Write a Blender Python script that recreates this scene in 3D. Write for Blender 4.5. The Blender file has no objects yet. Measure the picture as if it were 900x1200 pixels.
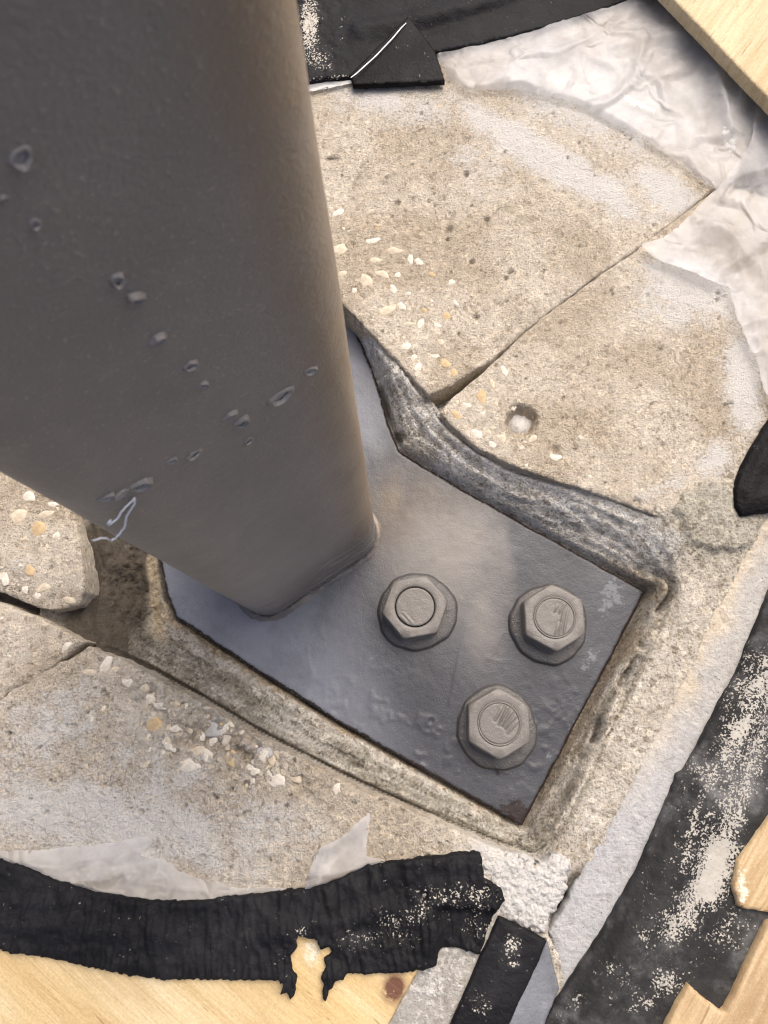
import bpy, math, random
import numpy as np
from mathutils import Matrix, Vector

# ------------------------------------------------------------------ camera, sky, sun, exposure
SC = bpy.context.scene
F_PX, CAM_H, NADIR = 880.0, 326.0, (468.0, 812.0)     # focal length (px of a 900x1200 frame), height over the plate (mm), plumb point
_n = np.array([NADIR[0] - 450, -(NADIR[1] - 600), -F_PX]); _n /= np.linalg.norm(_n)
_Z = -_n; _X = np.array([1., 0, 0]) - _n * _n[0]; _X /= np.linalg.norm(_X); _Y = np.cross(_Z, _X)
WC = np.stack([_X, _Y, _Z], 1)                        # world -> camera
cam_d = bpy.data.cameras.new('camera'); cam = bpy.data.objects.new('camera', cam_d); SC.collection.objects.link(cam)
cam_d.sensor_width = 36; cam_d.sensor_height = 36; cam_d.sensor_fit = 'AUTO'; cam_d.lens = F_PX / 1200 * 36
cam_d.clip_start = 0.002; cam_d.clip_end = 100
cam.matrix_world = Matrix.Translation((0, 0, CAM_H / 1000)) @ Matrix(WC.T.tolist()).to_4x4()
cam_d.dof.use_dof = True; cam_d.dof.focus_distance = 0.315; cam_d.dof.aperture_fstop = 48.0
SC.camera = cam

SUN_AZ, SUN_EL = math.radians(66), math.radians(58)  # azimuth counted from +X towards +Y
sd = Vector((math.cos(SUN_AZ) * math.cos(SUN_EL), math.sin(SUN_AZ) * math.cos(SUN_EL), math.sin(SUN_EL)))
w = bpy.data.worlds.new('World'); SC.world = w; w.use_nodes = True
nt = w.node_tree; bg = nt.nodes['Background']
sky = nt.nodes.new('ShaderNodeTexSky'); sky.sky_type = 'NISHITA'; sky.sun_disc = False
sky.sun_elevation = SUN_EL; sky.sun_rotation = math.pi / 2 - SUN_AZ; sky.air_density = 0.45; sky.dust_density = 6.0; sky.ozone_density = 0.3
nt.links.new(sky.outputs[0], bg.inputs[0]); bg.inputs[1].default_value = 0.15
sun_l = bpy.data.lights.new('sun', 'SUN'); sun_l.energy = 1.4; sun_l.angle = math.radians(55); sun_l.color = (1, .93, .83)
sun_o = bpy.data.objects.new('sun', sun_l); SC.collection.objects.link(sun_o)
sun_o.rotation_euler = (-sd).to_track_quat('-Z', 'Y').to_euler()
SC.view_settings.view_transform = 'Standard'; SC.view_settings.look = 'None'; SC.view_settings.gamma = 1
SC.view_settings.use_curve_mapping = False; SC.view_settings.exposure = 0.74

SC.render.engine = 'CYCLES'; SC.cycles.use_denoising = True; SC.cycles.filter_width = 1.15

rng = random.Random(7); npr = np.random.default_rng(7)

# ------------------------------------------------------------------ photo pixel <-> place
def un(x, y, z=0.0):
    """photo pixel -> point (mm) on the level z"""
    d = WC.T @ np.array([x - 450, -(y - 600), -F_PX])
    t = (z - CAM_H) / d[2]
    return np.array([0, 0, CAM_H]) + t * d
def unl(pts, z=0.0): return np.array([un(p[0], p[1], z)[:2] for p in pts])
def to_px(P):
    c = (P - np.array([0, 0, CAM_H])) @ WC.T
    dz = np.minimum(c[:, 2], -1.0)
    return 450 + F_PX * c[:, 0] / -dz, 600 - F_PX * c[:, 1] / -dz

# ------------------------------------------------------------------ numpy noise
def _hash(ix, iy, s):
    h = (ix.astype(np.int64) * 374761393 + iy.astype(np.int64) * 668265263 + s * 1274126177) & 0xffffffff
    h = ((h ^ (h >> 13)) * 1274126177) & 0xffffffff
    h = (h ^ (h >> 16)) & 0xffffff
    return h / float(0xffffff)
def vn(x, y, s=0):
    ix = np.floor(x); iy = np.floor(y); fx = x - ix; fy = y - iy
    fx = fx * fx * fx * (fx * (fx * 6 - 15) + 10); fy = fy * fy * fy * (fy * (fy * 6 - 15) + 10)
    a = _hash(ix, iy, s); b = _hash(ix + 1, iy, s); c = _hash(ix, iy + 1, s); d = _hash(ix + 1, iy + 1, s)
    return (a + (b - a) * fx) * (1 - fy) + (c + (d - c) * fx) * fy
def fbm(x, y, s=0, o=4, g=0.5):
    r = np.zeros_like(x, dtype=float); a = 1.0; t = 0
    for i in range(o):
        r += a * (vn(x * 2 ** i + 17.3 * i, y * 2 ** i - 9.1 * i, s + i) - .5); t += a; a *= g
    return r / t * 2
def sst(e0, e1, x):
    t = np.clip((x - e0) / (e1 - e0), 0, 1); return t * t * (3 - 2 * t)

def sdf(P, poly):
    """signed distance (+ inside) and arc length of the closest border point"""
    n = len(poly); best = np.full(len(P), 1e18); arc = np.zeros(len(P)); inside = np.zeros(len(P), bool); acc = 0.0
    x, y = P[:, 0], P[:, 1]
    for i in range(n):
        a = poly[i]; b = poly[(i + 1) % n]; e = b - a; L2 = e @ e + 1e-12
        t = np.clip(((x - a[0]) * e[0] + (y - a[1]) * e[1]) / L2, 0, 1)
        dx = x - a[0] - t * e[0]; dy = y - a[1] - t * e[1]; q = dx * dx + dy * dy
        m = q < best; best[m] = q[m]; arc[m] = acc + t[m] * math.sqrt(L2)
        acc += math.sqrt(L2)
        cr = (a[1] > y) != (b[1] > y)
        with np.errstate(divide='ignore', invalid='ignore'):
            xi = e[0] * (y - a[1]) / (e[1] if e[1] else 1e-12) + a[0]
        inside ^= cr & (x < xi)
    d = np.sqrt(best); d[~inside] *= -1
    return d, arc
def pdist(X, Y, pl):
    """distance to an open polyline and 0..1 run along it"""
    best = np.full(X.shape, 1e18); run = np.zeros(X.shape); pl = [np.array(p, float) for p in pl]
    Ls = [np.linalg.norm(pl[i + 1] - pl[i]) for i in range(len(pl) - 1)]; T = sum(Ls); acc = 0
    for i in range(len(pl) - 1):
        e = pl[i + 1] - pl[i]; t = np.clip(((X - pl[i][0]) * e[0] + (Y - pl[i][1]) * e[1]) / (e @ e + 1e-12), 0, 1)
        q = (X - pl[i][0] - t * e[0]) ** 2 + (Y - pl[i][1] - t * e[1]) ** 2
        m = q < best; best[m] = q[m]; run[m] = (acc + t[m] * Ls[i]) / T; acc += Ls[i]
    return np.sqrt(best), run
def blobs(X, Y, lst):
    r = np.zeros_like(X)
    for (x, y, rx, ry, ang, k) in lst:
        c, s = math.cos(math.radians(ang)), math.sin(math.radians(ang))
        u = ((X - x) * c + (Y - y) * s) / rx; v = (-(X - x) * s + (Y - y) * c) / ry
        r = np.maximum(r, k * np.exp(-(u * u + v * v)))
    return r

# ------------------------------------------------------------------ objects
def link(o): SC.collection.objects.link(o); return o
def tag(o, label=None, cat=None, group=None, kind=None):
    if label: o['label'] = label
    if cat: o['category'] = cat
    if group: o['group'] = group
    if kind: o['kind'] = kind
    return o
def empty(name, loc_mm, rz=0.0):
    o = bpy.data.objects.new(name, None); o.empty_display_size = .02
    o.location = Vector(loc_mm) / 1000; o.rotation_euler[2] = rz; return link(o)
def world_loc(o):
    p = Vector((0, 0, 0))
    while o: p += Vector(o.location); o = o.parent
    return p
def mesh_obj(name, V, Fc, mat, parent=None, smooth=True, attrs=None, local=False):
    """V in mm (world, unless local) -> one mesh object whose origin lies at its base"""
    V = np.asarray(V, float)
    org = np.zeros(3)
    if not local:
        org = np.array([V[:, 0].mean(), V[:, 1].mean(), V[:, 2].min()])
    me = bpy.data.meshes.new(name); vv = (V - org) / 1000.0
    Fc = np.asarray(Fc) if not isinstance(Fc, list) else Fc
    if isinstance(Fc, np.ndarray):
        me.vertices.add(len(vv)); me.vertices.foreach_set('co', vv.astype(np.float32).ravel())
        nf, k = Fc.shape
        me.loops.add(nf * k); me.polygons.add(nf)
        me.polygons.foreach_set('loop_start', np.arange(0, nf * k, k, dtype=np.int32))
        me.loops.foreach_set('vertex_index', Fc.astype(np.int32).ravel())
        me.update(calc_edges=True); me.validate()
    else:
        me.from_pydata(vv.tolist(), [], Fc)
    if smooth: me.polygons.foreach_set('use_smooth', [True] * len(me.polygons))
    for k, a in (attrs or {}).items():
        a = np.asarray(a, np.float32)
        if a.ndim == 1:
            t = me.attributes.new(k, 'FLOAT', 'POINT'); t.data.foreach_set('value', a)
        else:
            t = me.attributes.new(k, 'FLOAT_COLOR', 'POINT')
            t.data.foreach_set('color', np.concatenate([a, np.ones((len(a), 1), np.float32)], 1).ravel())
    me.materials.append(mat); me.update()
    o = bpy.data.objects.new(name, me); link(o)
    if parent:
        o.parent = parent
        o.location = Vector(org) / 1000 - world_loc(parent) if not local else (0, 0, 0)
    else:
        o.location = Vector(org) / 1000
    return o

def sheet(name, poly_px, z0, cell, mat, parent=None, zfun=None, edge=(0.6, 6, 1), thick=4.0, rnd=1.0, rw=2.0,
          skirt=True, attrs=None, base=None, poly_mm=None, pull=.9):
    """uneven flat piece: outline from the photo, dropped on the level z0; zfun(x, y, d, arc) adds relief.
    Its sides go down by thick."""
    poly = unl(poly_px, z0) if poly_mm is None else np.array(poly_mm, float)
    lo = poly.min(0) - 3 * cell; hi = poly.max(0) + 3 * cell
    gx = np.arange(lo[0], hi[0], cell); gy = np.arange(lo[1], hi[1], cell)
    GX, GY = np.meshgrid(gx, gy); ny, nx = GX.shape
    P = np.stack([GX.ravel(), GY.ravel()], 1)
    d, arc = sdf(P, poly)
    if edge[0]: d = d + edge[0] * fbm(P[:, 0] / edge[1], P[:, 1] / edge[1], edge[2], 4, .6)
    D = d.reshape(ny, nx); gyv, gxv = np.gradient(D, cell)
    g2 = np.maximum(gxv ** 2 + gyv ** 2, .5)
    st = np.zeros_like(D); near = np.abs(D) < .62 * cell; st[near] = D[near]
    D2 = D.copy(); D2[near] = 0.0
    if skirt:
        out = (D < 0) & ~near; st[out] = (D[out] * pull)
    PX = GX - st * gxv / g2; PY = GY - st * gyv / g2
    ins = D2 >= 0
    c = np.stack([ins[:-1, :-1], ins[:-1, 1:], ins[1:, 1:], ins[1:, :-1]], -1)
    keep = c.any(-1) if skirt else c.all(-1)
    idx = np.arange(ny * nx).reshape(ny, nx)
    Fq = np.stack([idx[:-1, :-1], idx[:-1, 1:], idx[1:, 1:], idx[1:, :-1]], -1)[keep]
    used = np.unique(Fq); remap = np.full(ny * nx, -1); remap[used] = np.arange(len(used)); Fq = remap[Fq]
    x = PX.ravel()[used]; y = PY.ravel()[used]; dd = D2.ravel()[used]; ar = arc[used]
    z = np.full(len(x), float(z0))
    if zfun is not None: z = z + zfun(x, y, np.maximum(dd, 0), ar)
    if rnd: z = z - rnd * (1 - np.clip(dd / rw, 0, 1)) ** 2
    o_ = dd < 0
    if skirt: z[o_] = z[o_] - thick if base is None else np.minimum(base(x[o_], y[o_]), z[o_] - .3)
    V = np.stack([x, y, z], 1)
    at = attrs(V, dd, ar) if attrs else None
    return mesh_obj(name, V, Fq, mat, parent, True, at)

# ------------------------------------------------------------------ materials
class NT:
    def __init__(s, name):
        s.m = bpy.data.materials.new(name); s.m.use_nodes = True; s.t = s.m.node_tree
        s.b = s.t.nodes['Principled BSDF']; s.out = s.t.nodes['Material Output']
        s.co = s.t.nodes.new('ShaderNodeTexCoord').outputs['Object']
    def n(s, k, **kw):
        q = s.t.nodes.new(k)
        for a, v in kw.items(): setattr(q, a, v)
        return q
    def l(s, a, b): s.t.links.new(a, b)
    def noise(s, sc, det=4, rough=.55, vec=None, dist=0):
        q = s.n('ShaderNodeTexNoise'); q.inputs['Scale'].default_value = sc; q.inputs['Detail'].default_value = det
        q.inputs['Roughness'].default_value = rough; q.inputs['Distortion'].default_value = dist
        s.l(vec or s.co, q.inputs['Vector']); return q.outputs['Fac']
    def voro(s, sc, vec=None, feat='F1', out='Distance'):
        q = s.n('ShaderNodeTexVoronoi', feature=feat); q.inputs['Scale'].default_value = sc
        s.l(vec or s.co, q.inputs['Vector']); return q.outputs[out]
    def map(s, scale=(1, 1, 1), rot=(0, 0, 0)):
        q = s.n('ShaderNodeMapping'); q.inputs['Scale'].default_value = scale; q.inputs['Rotation'].default_value = rot
        s.l(s.co, q.inputs['Vector']); return q.outputs[0]
    def ramp(s, f, a, b, lo=0., hi=1.):
        q = s.n('ShaderNodeMapRange', interpolation_type='SMOOTHSTEP'); s.l(f, q.inputs[0])
        for i, v in ((1, a), (2, b), (3, lo), (4, hi)): q.inputs[i].default_value = v
        return q.outputs[0]
    def mth(s, op, a, b=None, c=None):
        q = s.n('ShaderNodeMath', operation=op)
        for i, v in enumerate((a, b, c)):
            if v is None: continue
            if isinstance(v, (int, float)): q.inputs[i].default_value = v
            else: s.l(v, q.inputs[i])
        return q.outputs[0]
    def mix(s, f, a, b, mode='MIX'):
        q = s.n('ShaderNodeMix', data_type='RGBA', blend_type=mode)
        for i, v in ((0, f), (6, a), (7, b)):
            if isinstance(v, (int, float)): q.inputs[i].default_value = v
            elif isinstance(v, tuple): q.inputs[i].default_value = (*v, 1)
            else: s.l(v, q.inputs[i])
        return q.outputs[2]
    def attr(s, name, out='Fac'):
        q = s.n('ShaderNodeAttribute', attribute_name=name); return q.outputs[out]
    def bump(s, h, dist, strength=1., prev=None):
        q = s.n('ShaderNodeBump'); q.inputs['Distance'].default_value = dist; q.inputs['Strength'].default_value = strength
        s.l(h, q.inputs['Height'])
        if prev: s.l(prev, q.inputs['Normal'])
        return q.outputs[0]
    def fin(s, col=None, rough=None, nrm=None, spec=None):
        for k, v in (('Base Color', col), ('Roughness', rough), ('Specular IOR Level', spec)):
            if v is None: continue
            if isinstance(v, (int, float)): s.b.inputs[k].default_value = v
            elif isinstance(v, tuple): s.b.inputs[k].default_value = (*v, 1)
            else: s.l(v, s.b.inputs[k])
        if nrm: s.l(nrm, s.b.inputs['Normal'])
        return s.m

def mineral(name, grain=1.0, contrast=1.0, bump=1.0, rough=.9):
    """sandy cement / stone: colour from the piece itself ('tint'), grains, pits, white powder ('dust'), dirt"""
    m = NT(name); tint = m.attr('tint', 'Color'); dust = m.attr('dust'); dirt_shade = m.attr('dirt_shade')
    big = m.noise(38, 5, .6); mid = m.noise(240, 8, .68); fine = m.noise(1050 * grain, 4, .7); vor = m.voro(1000 * grain)
    zone = m.ramp(m.noise(30, 4, .6), .35, .65, .45, 1.0)
    c = m.mix(m.ramp(big, .3, .7, 0, .35 * contrast), tint, m.mix(1.0, tint, (.74, .70, .64), 'MULTIPLY'))
    c = m.mix(m.ramp(mid, .30, .50, .8 * contrast, 0), c, m.mix(1.0, c, (.62, .59, .55), 'MULTIPLY'))
    c = m.mix(m.ramp(mid, .52, .72, 0, .7 * contrast), c, m.mix(1.0, c, (1.34, 1.34, 1.33), 'MULTIPLY'))
    c = m.mix(m.mth('MULTIPLY', zone, m.ramp(fine, .36, .52, .9 * contrast, 0)), c, m.mix(1.0, c, (.50, .46, .41), 'MULTIPLY'))
    gcol = m.voro(620 * grain, None, 'F1', 'Color'); gs = m.n('ShaderNodeSeparateColor'); m.l(gcol, gs.inputs[0])
    c = m.mix(m.ramp(gs.outputs[0], .78, .86, 0, .45 * contrast), c, m.mix(1.0, c, (1.5, 1.47, 1.4), 'MULTIPLY'))
    c = m.mix(m.ramp(gs.outputs[1], .86, .92, 0, .5 * contrast), c, m.mix(1.0, c, (.5, .45, .38), 'MULTIPLY'))
    sp = m.voro(330); spm = m.mth('MULTIPLY', m.ramp(sp, .07, .13, .75, 0), zone); c = m.mix(spm, c, m.mix(1.0, c, (.30, .27, .23), 'MULTIPLY'))
    dn = m.mth('ADD', m.mth('MULTIPLY', m.noise(760 * grain, 3, .7), 1.05), m.mth('MULTIPLY', m.noise(80, 5, .65), .95))
    dm = m.ramp(m.mth('SUBTRACT', m.mth('ADD', dust, dn), 1.36), -.10, .24)
    c = m.mix(m.mth('MULTIPLY', dm, .8), c, (.70, .685, .65))
    dr = m.ramp(m.mth('SUBTRACT', m.mth('ADD', dirt_shade, m.noise(120, 5, .7)), 1.0), -.2, .3)
    c = m.mix(m.mth('MULTIPLY', dr, .88), c, m.mix(m.noise(150, 4, .6), (.022, .017, .013), (.10, .078, .055)))  # colour of dirt, and of the shade painted in the mortar recess
    n = m.bump(mid, .0016 * bump, .7)
    n = m.bump(fine, .0012 * bump, 1.0, n)
    n = m.bump(vor, .0004 * bump, .5, n)
    n = m.bump(m.mth('MULTIPLY', m.noise(1500, 2, .6), dm), .0006, .6, n)
    return m.fin(c, rough, n, .25)

def paint(name, colA, colB, rough=(.38, .6), orange=1.0, tinted=False, streak=0.0, spec=.5):
    m = NT(name); big = m.noise(24, 5, .6); mid = m.noise(130, 4, .6); fine = m.noise(1500, 2, .5)
    c = m.mix(m.ramp(big, .3, .7), colA, colB)
    c = m.mix(m.ramp(mid, .5, .75, 0, .22), c, m.mix(1.0, c, (1.35, 1.33, 1.3), 'MULTIPLY'))
    c = m.mix(m.ramp(fine, .62, .75, 0, .5), c, m.mix(1.0, c, (1.9, 1.85, 1.75), 'MULTIPLY'))
    if tinted:
        c = m.mix(m.mth('MULTIPLY', m.attr('film'), m.ramp(m.noise(60, 5, .65), .25, .6, .6, 1.)), c, m.attr('film_light_col', 'Color'))  # film also carries painted light and shade on post and plate
        c = m.mix(m.ramp(m.mth('SUBTRACT', m.mth('ADD', m.attr('wear'), m.noise(170, 5, .7)), 1.), -.04, .05, 0, .6), c, (.17, .178, .195))
        c = m.mix(m.ramp(m.mth('SUBTRACT', m.mth('ADD', m.attr('rust_shade'), m.noise(260, 5, .75)), 1.), -.05, .06, 0, .9), c, (.022, .014, .012))  # real rust on the plate, painted shade on weld and blisters
    r = m.ramp(m.noise(70, 5, .65), .3, .7, rough[0], rough[1]); sp_ = spec
    n = m.bump(m.noise(420, 3, .55), .0007 * orange, .5)
    n = m.bump(m.noise(70, 4, .6), .0016 * orange, .35, n)
    n = m.bump(fine, .0004 * orange, .8, n)
    if streak:
        sv = m.noise(1., 4, .6, m.map((70, 70, 620), (0, math.radians(24), 0)))
        n = m.bump(m.mth('MULTIPLY', m.ramp(sv, .35, .7), m.attr('streak')), .003, streak, n)
    return m.fin(c, r, n, sp_)

M_SLAB = mineral('slab_concrete', 1.15, .9, 1.35)
M_MORTAR = mineral('mortar', .8, 1.15, 1.3)
M_STRIP = mineral('painted_mortar', .62, .42, .8, .8)
M_CRUMB = mineral('plaster_crumb', .6, .5, 1.5)
M_POST = paint('post_paint', (.28, .247, .212), (.322, .287, .248), (.36, .48), .5, True, 1.0)
M_PLATE = paint('plate_paint', (.038, .040, .047), (.058, .061, .070), (.24, .40), .3, True, 0, .24)
M_NUT = paint('nut_paint', (.122, .112, .100), (.152, .141, .127), (.40, .58), .4)
M_WASH = paint('washer_paint', (.058, .055, .053), (.076, .072, .069), (.34, .55), .9)

def peb_mat(name, a, b):
    m = NT(name); c = m.mix(m.ramp(m.noise(260, 4, .6), .3, .7), a, b)
    c = m.mix(m.ramp(m.noise(1300, 3, .6), .35, .55, .4, 0), c, m.mix(1.0, c, (.5, .46, .4), 'MULTIPLY'))
    return m.fin(c, .75, m.bump(m.noise(700, 3, .6), .0006, .6), .35)
M_PEB = [peb_mat('pebble_white', (.66, .62, .54), (.52, .47, .38)), peb_mat('pebble_cream', (.56, .49, .38), (.46, .39, .29)),
         peb_mat('pebble_ochre', (.50, .37, .20), (.43, .34, .22)), peb_mat('pebble_grey', (.45, .44, .42), (.34, .33, .31))]

def tape_mat(name, base=(.0055, .0055, .0065), dustc=(.50, .47, .41), rough=.66, hz=.012, spec=.09):
    m = NT(name); dust = m.attr('dust'); f = m.noise(800, 3, .6)
    c = m.mix(m.ramp(m.noise(60, 5, .65), .3, .75), base, tuple(v * 2.0 for v in base))
    vs = m.n('ShaderNodeSeparateColor'); m.l(m.voro(1700, None, 'F1', 'Color'), vs.inputs[0]); rnd_ = vs.outputs[0]
    haze = m.ramp(m.noise(45, 5, .7), .45, .8, 0, 1)
    c = m.mix(m.mth('MULTIPLY', haze, m.mth('ADD', hz, m.mth('MULTIPLY', dust, .55))), c, (.26, .26, .26))
    dn = m.mth('ADD', m.mth('MULTIPLY', rnd_, .62), m.mth('ADD', m.mth('MULTIPLY', m.noise(140, 5, .7), .8), m.mth('MULTIPLY', m.noise(900, 2), .5)))
    dm = m.ramp(m.mth('SUBTRACT', m.mth('ADD', dust, dn), 1.45), -.05, .12)
    c = m.mix(m.mth('MULTIPLY', dm, .92), c, dustc)
    c = m.mix(m.ramp(m.voro(170), .03, .06, .3, 0), c, (.35, .34, .32))
    r = m.mth('ADD', rough, m.mth('MULTIPLY', dm, .3))
    n = m.bump(m.noise(300, 4, .6), .0012, .4); n = m.bump(f, .0005, .6, n); n = m.bump(dm, .0007, .8, n)
    wv = m.n('ShaderNodeTexWave', wave_type='BANDS'); wv.inputs['Scale'].default_value = 330; wv.inputs['Distortion'].default_value = 4
    m.l(m.co, wv.inputs['Vector']); n = m.bump(wv.outputs['Fac'], .00006, .1, n)
    return m.fin(c, r, n, spec)
M_TAPE = tape_mat('black_cloth_tape', spec=.16)
M_TAPE_DUSTY = tape_mat('dusty_cloth_tape', (.020, .020, .020), (.42, .40, .355), .7, .5)
M_TAPE_SMOOTH = tape_mat('black_tape_smooth', (.0045, .0042, .0045), rough=.5)
M_TAPE_GREY = tape_mat('grey_tape_backing', (.10, .105, .115), (.45, .45, .45), .45)

def film_mat(name, alpha=(.45, .72)):
    m = NT(name); big = m.noise(30, 4, .6); dust = m.attr('dust')
    c = m.mix(m.ramp(big, .3, .7), (.84, .85, .865), (.92, .92, .92))
    spot = m.ramp(m.voro(75), .10, .19, 1, 0)
    c = m.mix(m.mth('MULTIPLY', spot, m.ramp(m.noise(16, 2), .45, .6, 0, .45)), c, (.46, .46, .47))
    dm = m.ramp(m.mth('SUBTRACT', m.mth('ADD', dust, m.noise(420, 4, .7)), 1.), -.1, .12)
    c = m.mix(dm, c, (.84, .84, .82))
    nv = m.n('ShaderNodeTexNoise'); nv.inputs['Scale'].default_value = 18; m.l(m.co, nv.inputs['Vector'])
    va = m.n('ShaderNodeVectorMath', operation='MULTIPLY_ADD'); m.l(nv.outputs['Color'], va.inputs[0]); va.inputs[1].default_value = (.05, .05, .0); m.l(m.co, va.inputs[2])
    e1 = m.ramp(m.voro(21, va.outputs[0], 'DISTANCE_TO_EDGE'), 0, .10, 1, 0); e2 = m.ramp(m.voro(58, va.outputs[0], 'DISTANCE_TO_EDGE'), 0, .12, 1, 0)
    n = m.bump(m.noise(90, 4, .55), .0012, .45); n = m.bump(e1, .0032, .8, n); n = m.bump(m.mth('MULTIPLY', e2, m.ramp(big, .45, .6)), .0014, .7, n); n = m.bump(m.noise(700, 3, .6), .0003, .5, n)
    c = m.mix(m.mth('MULTIPLY', e1, .10), c, (.97, .97, .97))
    m.fin(c, m.mth('ADD', .10, m.mth('MULTIPLY', dm, .4)), n, .45)
    tr = m.n('ShaderNodeBsdfTranslucent'); m.l(c, tr.inputs['Color']); m.l(n, tr.inputs['Normal'])
    mx = m.n('ShaderNodeMixShader'); mx.inputs[0].default_value = .5
    m.l(m.b.outputs[0], mx.inputs[1]); m.l(tr.outputs[0], mx.inputs[2])
    tp = m.n('ShaderNodeBsdfTransparent'); m2 = m.n('ShaderNodeMixShader')
    a = m.mth('MAXIMUM', m.ramp(m.noise(40, 4, .6), .3, .7, *alpha), dm); m.l(a, m2.inputs[0])
    m.l(tp.outputs[0], m2.inputs[1]); m.l(mx.outputs[0], m2.inputs[2]); m.l(m2.outputs[0], m.out.inputs[0])
    return m.m
M_FILM = film_mat('polythene', (.34, .60)); M_FILM_THIN = film_mat('polythene_thin', (.28, .5))

def wood_mat(name, a, b, ang, sx=26, sy=420, dirtc=(.13, .06, .035), gk=.3):
    m = NT(name); v = m.map((1, 1, 1), (0, 0, math.radians(-ang))); q = m.n('ShaderNodeMapping'); q.inputs['Scale'].default_value = (sx, sy, 60)
    m.l(v, q.inputs['Vector']); g = m.noise(1., 5, .65, q.outputs[0], .6)
    q2 = m.n('ShaderNodeMapping'); q2.inputs['Scale'].default_value = (6, 34, 20); m.l(v, q2.inputs['Vector']); wide = m.noise(1., 3, .5, q2.outputs[0], .8)
    c = m.mix(m.ramp(wide, .35, .65), a, b)
    c = m.mix(m.ramp(g, .35, .7, 0, gk), c, m.mix(1.0, c, (.60, .49, .35), 'MULTIPLY'))
    c = m.mix(m.ramp(m.noise(900, 3, .6), .4, .6, .2, 0), c, m.mix(1.0, c, (.6, .5, .36), 'MULTIPLY'))
    q3 = m.n('ShaderNodeMapping'); q3.inputs['Scale'].default_value = (75, 900, 60); m.l(v, q3.inputs['Vector']); c = m.mix(m.ramp(m.noise(1., 2, .5, q3.outputs[0]), .66, .74, 0, .6), c, m.mix(1.0, c, (.45, .36, .25), 'MULTIPLY'))
    c = m.mix(m.ramp(m.noise(28, 5, .65), .5, .75, 0, .35), c, m.mix(1.0, c, (.68, .62, .54), 'MULTIPLY'))
    c = m.mix(m.mth('MULTIPLY', m.attr('dirt_shade'), m.ramp(m.noise(420, 4, .65), .25, .5)), c, dirtc)
    c = m.mix(m.ramp(m.mth('SUBTRACT', m.mth('ADD', m.attr('dust'), m.noise(600, 4, .7)), 1.), -.1, .15, 0, .8), c, (.75, .70, .58))
    n = m.bump(g, .0009, .55); n = m.bump(m.noise(1100, 3, .6), .0004, .5, n)
    return m.fin(c, m.ramp(g, .3, .7, .5, .72), n, .3)
M_PLY = wood_mat('plywood_pale', (.50, .40, .24), (.58, .475, .30), 55)
M_PINE = wood_mat('pine_yellow', (.62, .46, .23), (.70, .58, .36), -38)
M_PINE_D = wood_mat('pine_brown', (.40, .285, .15), (.55, .43, .265), 55, gk=.6)
M_FIBRE = NT('white_fibre').fin((.95, .95, .94), .6)
M_BORE = peb_mat('bore_cement', (.62, .61, .59), (.50, .49, .47))

# ------------------------------------------------------------------ outlines measured in the photograph (pixels)
PLATE = [(612, 968), (757, 693), (700, 661), (600, 606), (530, 566), (486, 540), (468, 528), (455, 495), (441, 445), (425, 405), (395, 340),
         (330, 300), (230, 360), (165, 480), (172, 580), (188, 660), (196, 700), (206, 723), (300, 785), (400, 848), (500, 905)]
HOLE = [(505, 470), (470, 430), (440, 396), (404, 358), (330, 280), (200, 290), (105, 420), (88, 560), (95, 610), (102, 660), (98, 720), (108, 757),
        (170, 785), (230, 818), (300, 860), (400, 912), (500, 957), (575, 988), (632, 1008), (655, 985), (700, 905), (748, 810), (790, 715), (796, 660), (772, 610),
        (700, 580), (640, 560), (600, 546), (560, 526), (530, 502), (514, 484)]
ZS = 20.0
plate_mm = unl(PLATE, 0); hole_mm = unl(HOLE, ZS - 2)

# ------------------------------------------------------------------ the setting: pavement > mortar bed, slabs
def pav_z(x, y, d, a): return .4 * fbm(x / 9, y / 9, 3)
def flat_tint(c): return lambda V, d, a: {'tint': np.tile(c, (len(V), 1)), 'dust': np.zeros(len(V)), 'dirt_shade': np.full(len(V), .3)}
pav = sheet('pavement', [(-260, -330), (1160, -330), (1160, 1430), (-260, 1430)], -8, 6.0, M_MORTAR, None, pav_z, (0, 1, 1), 10, 0, 1,
            attrs=flat_tint((.30, .27, .23)))
tag(pav, kind='structure')

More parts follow.
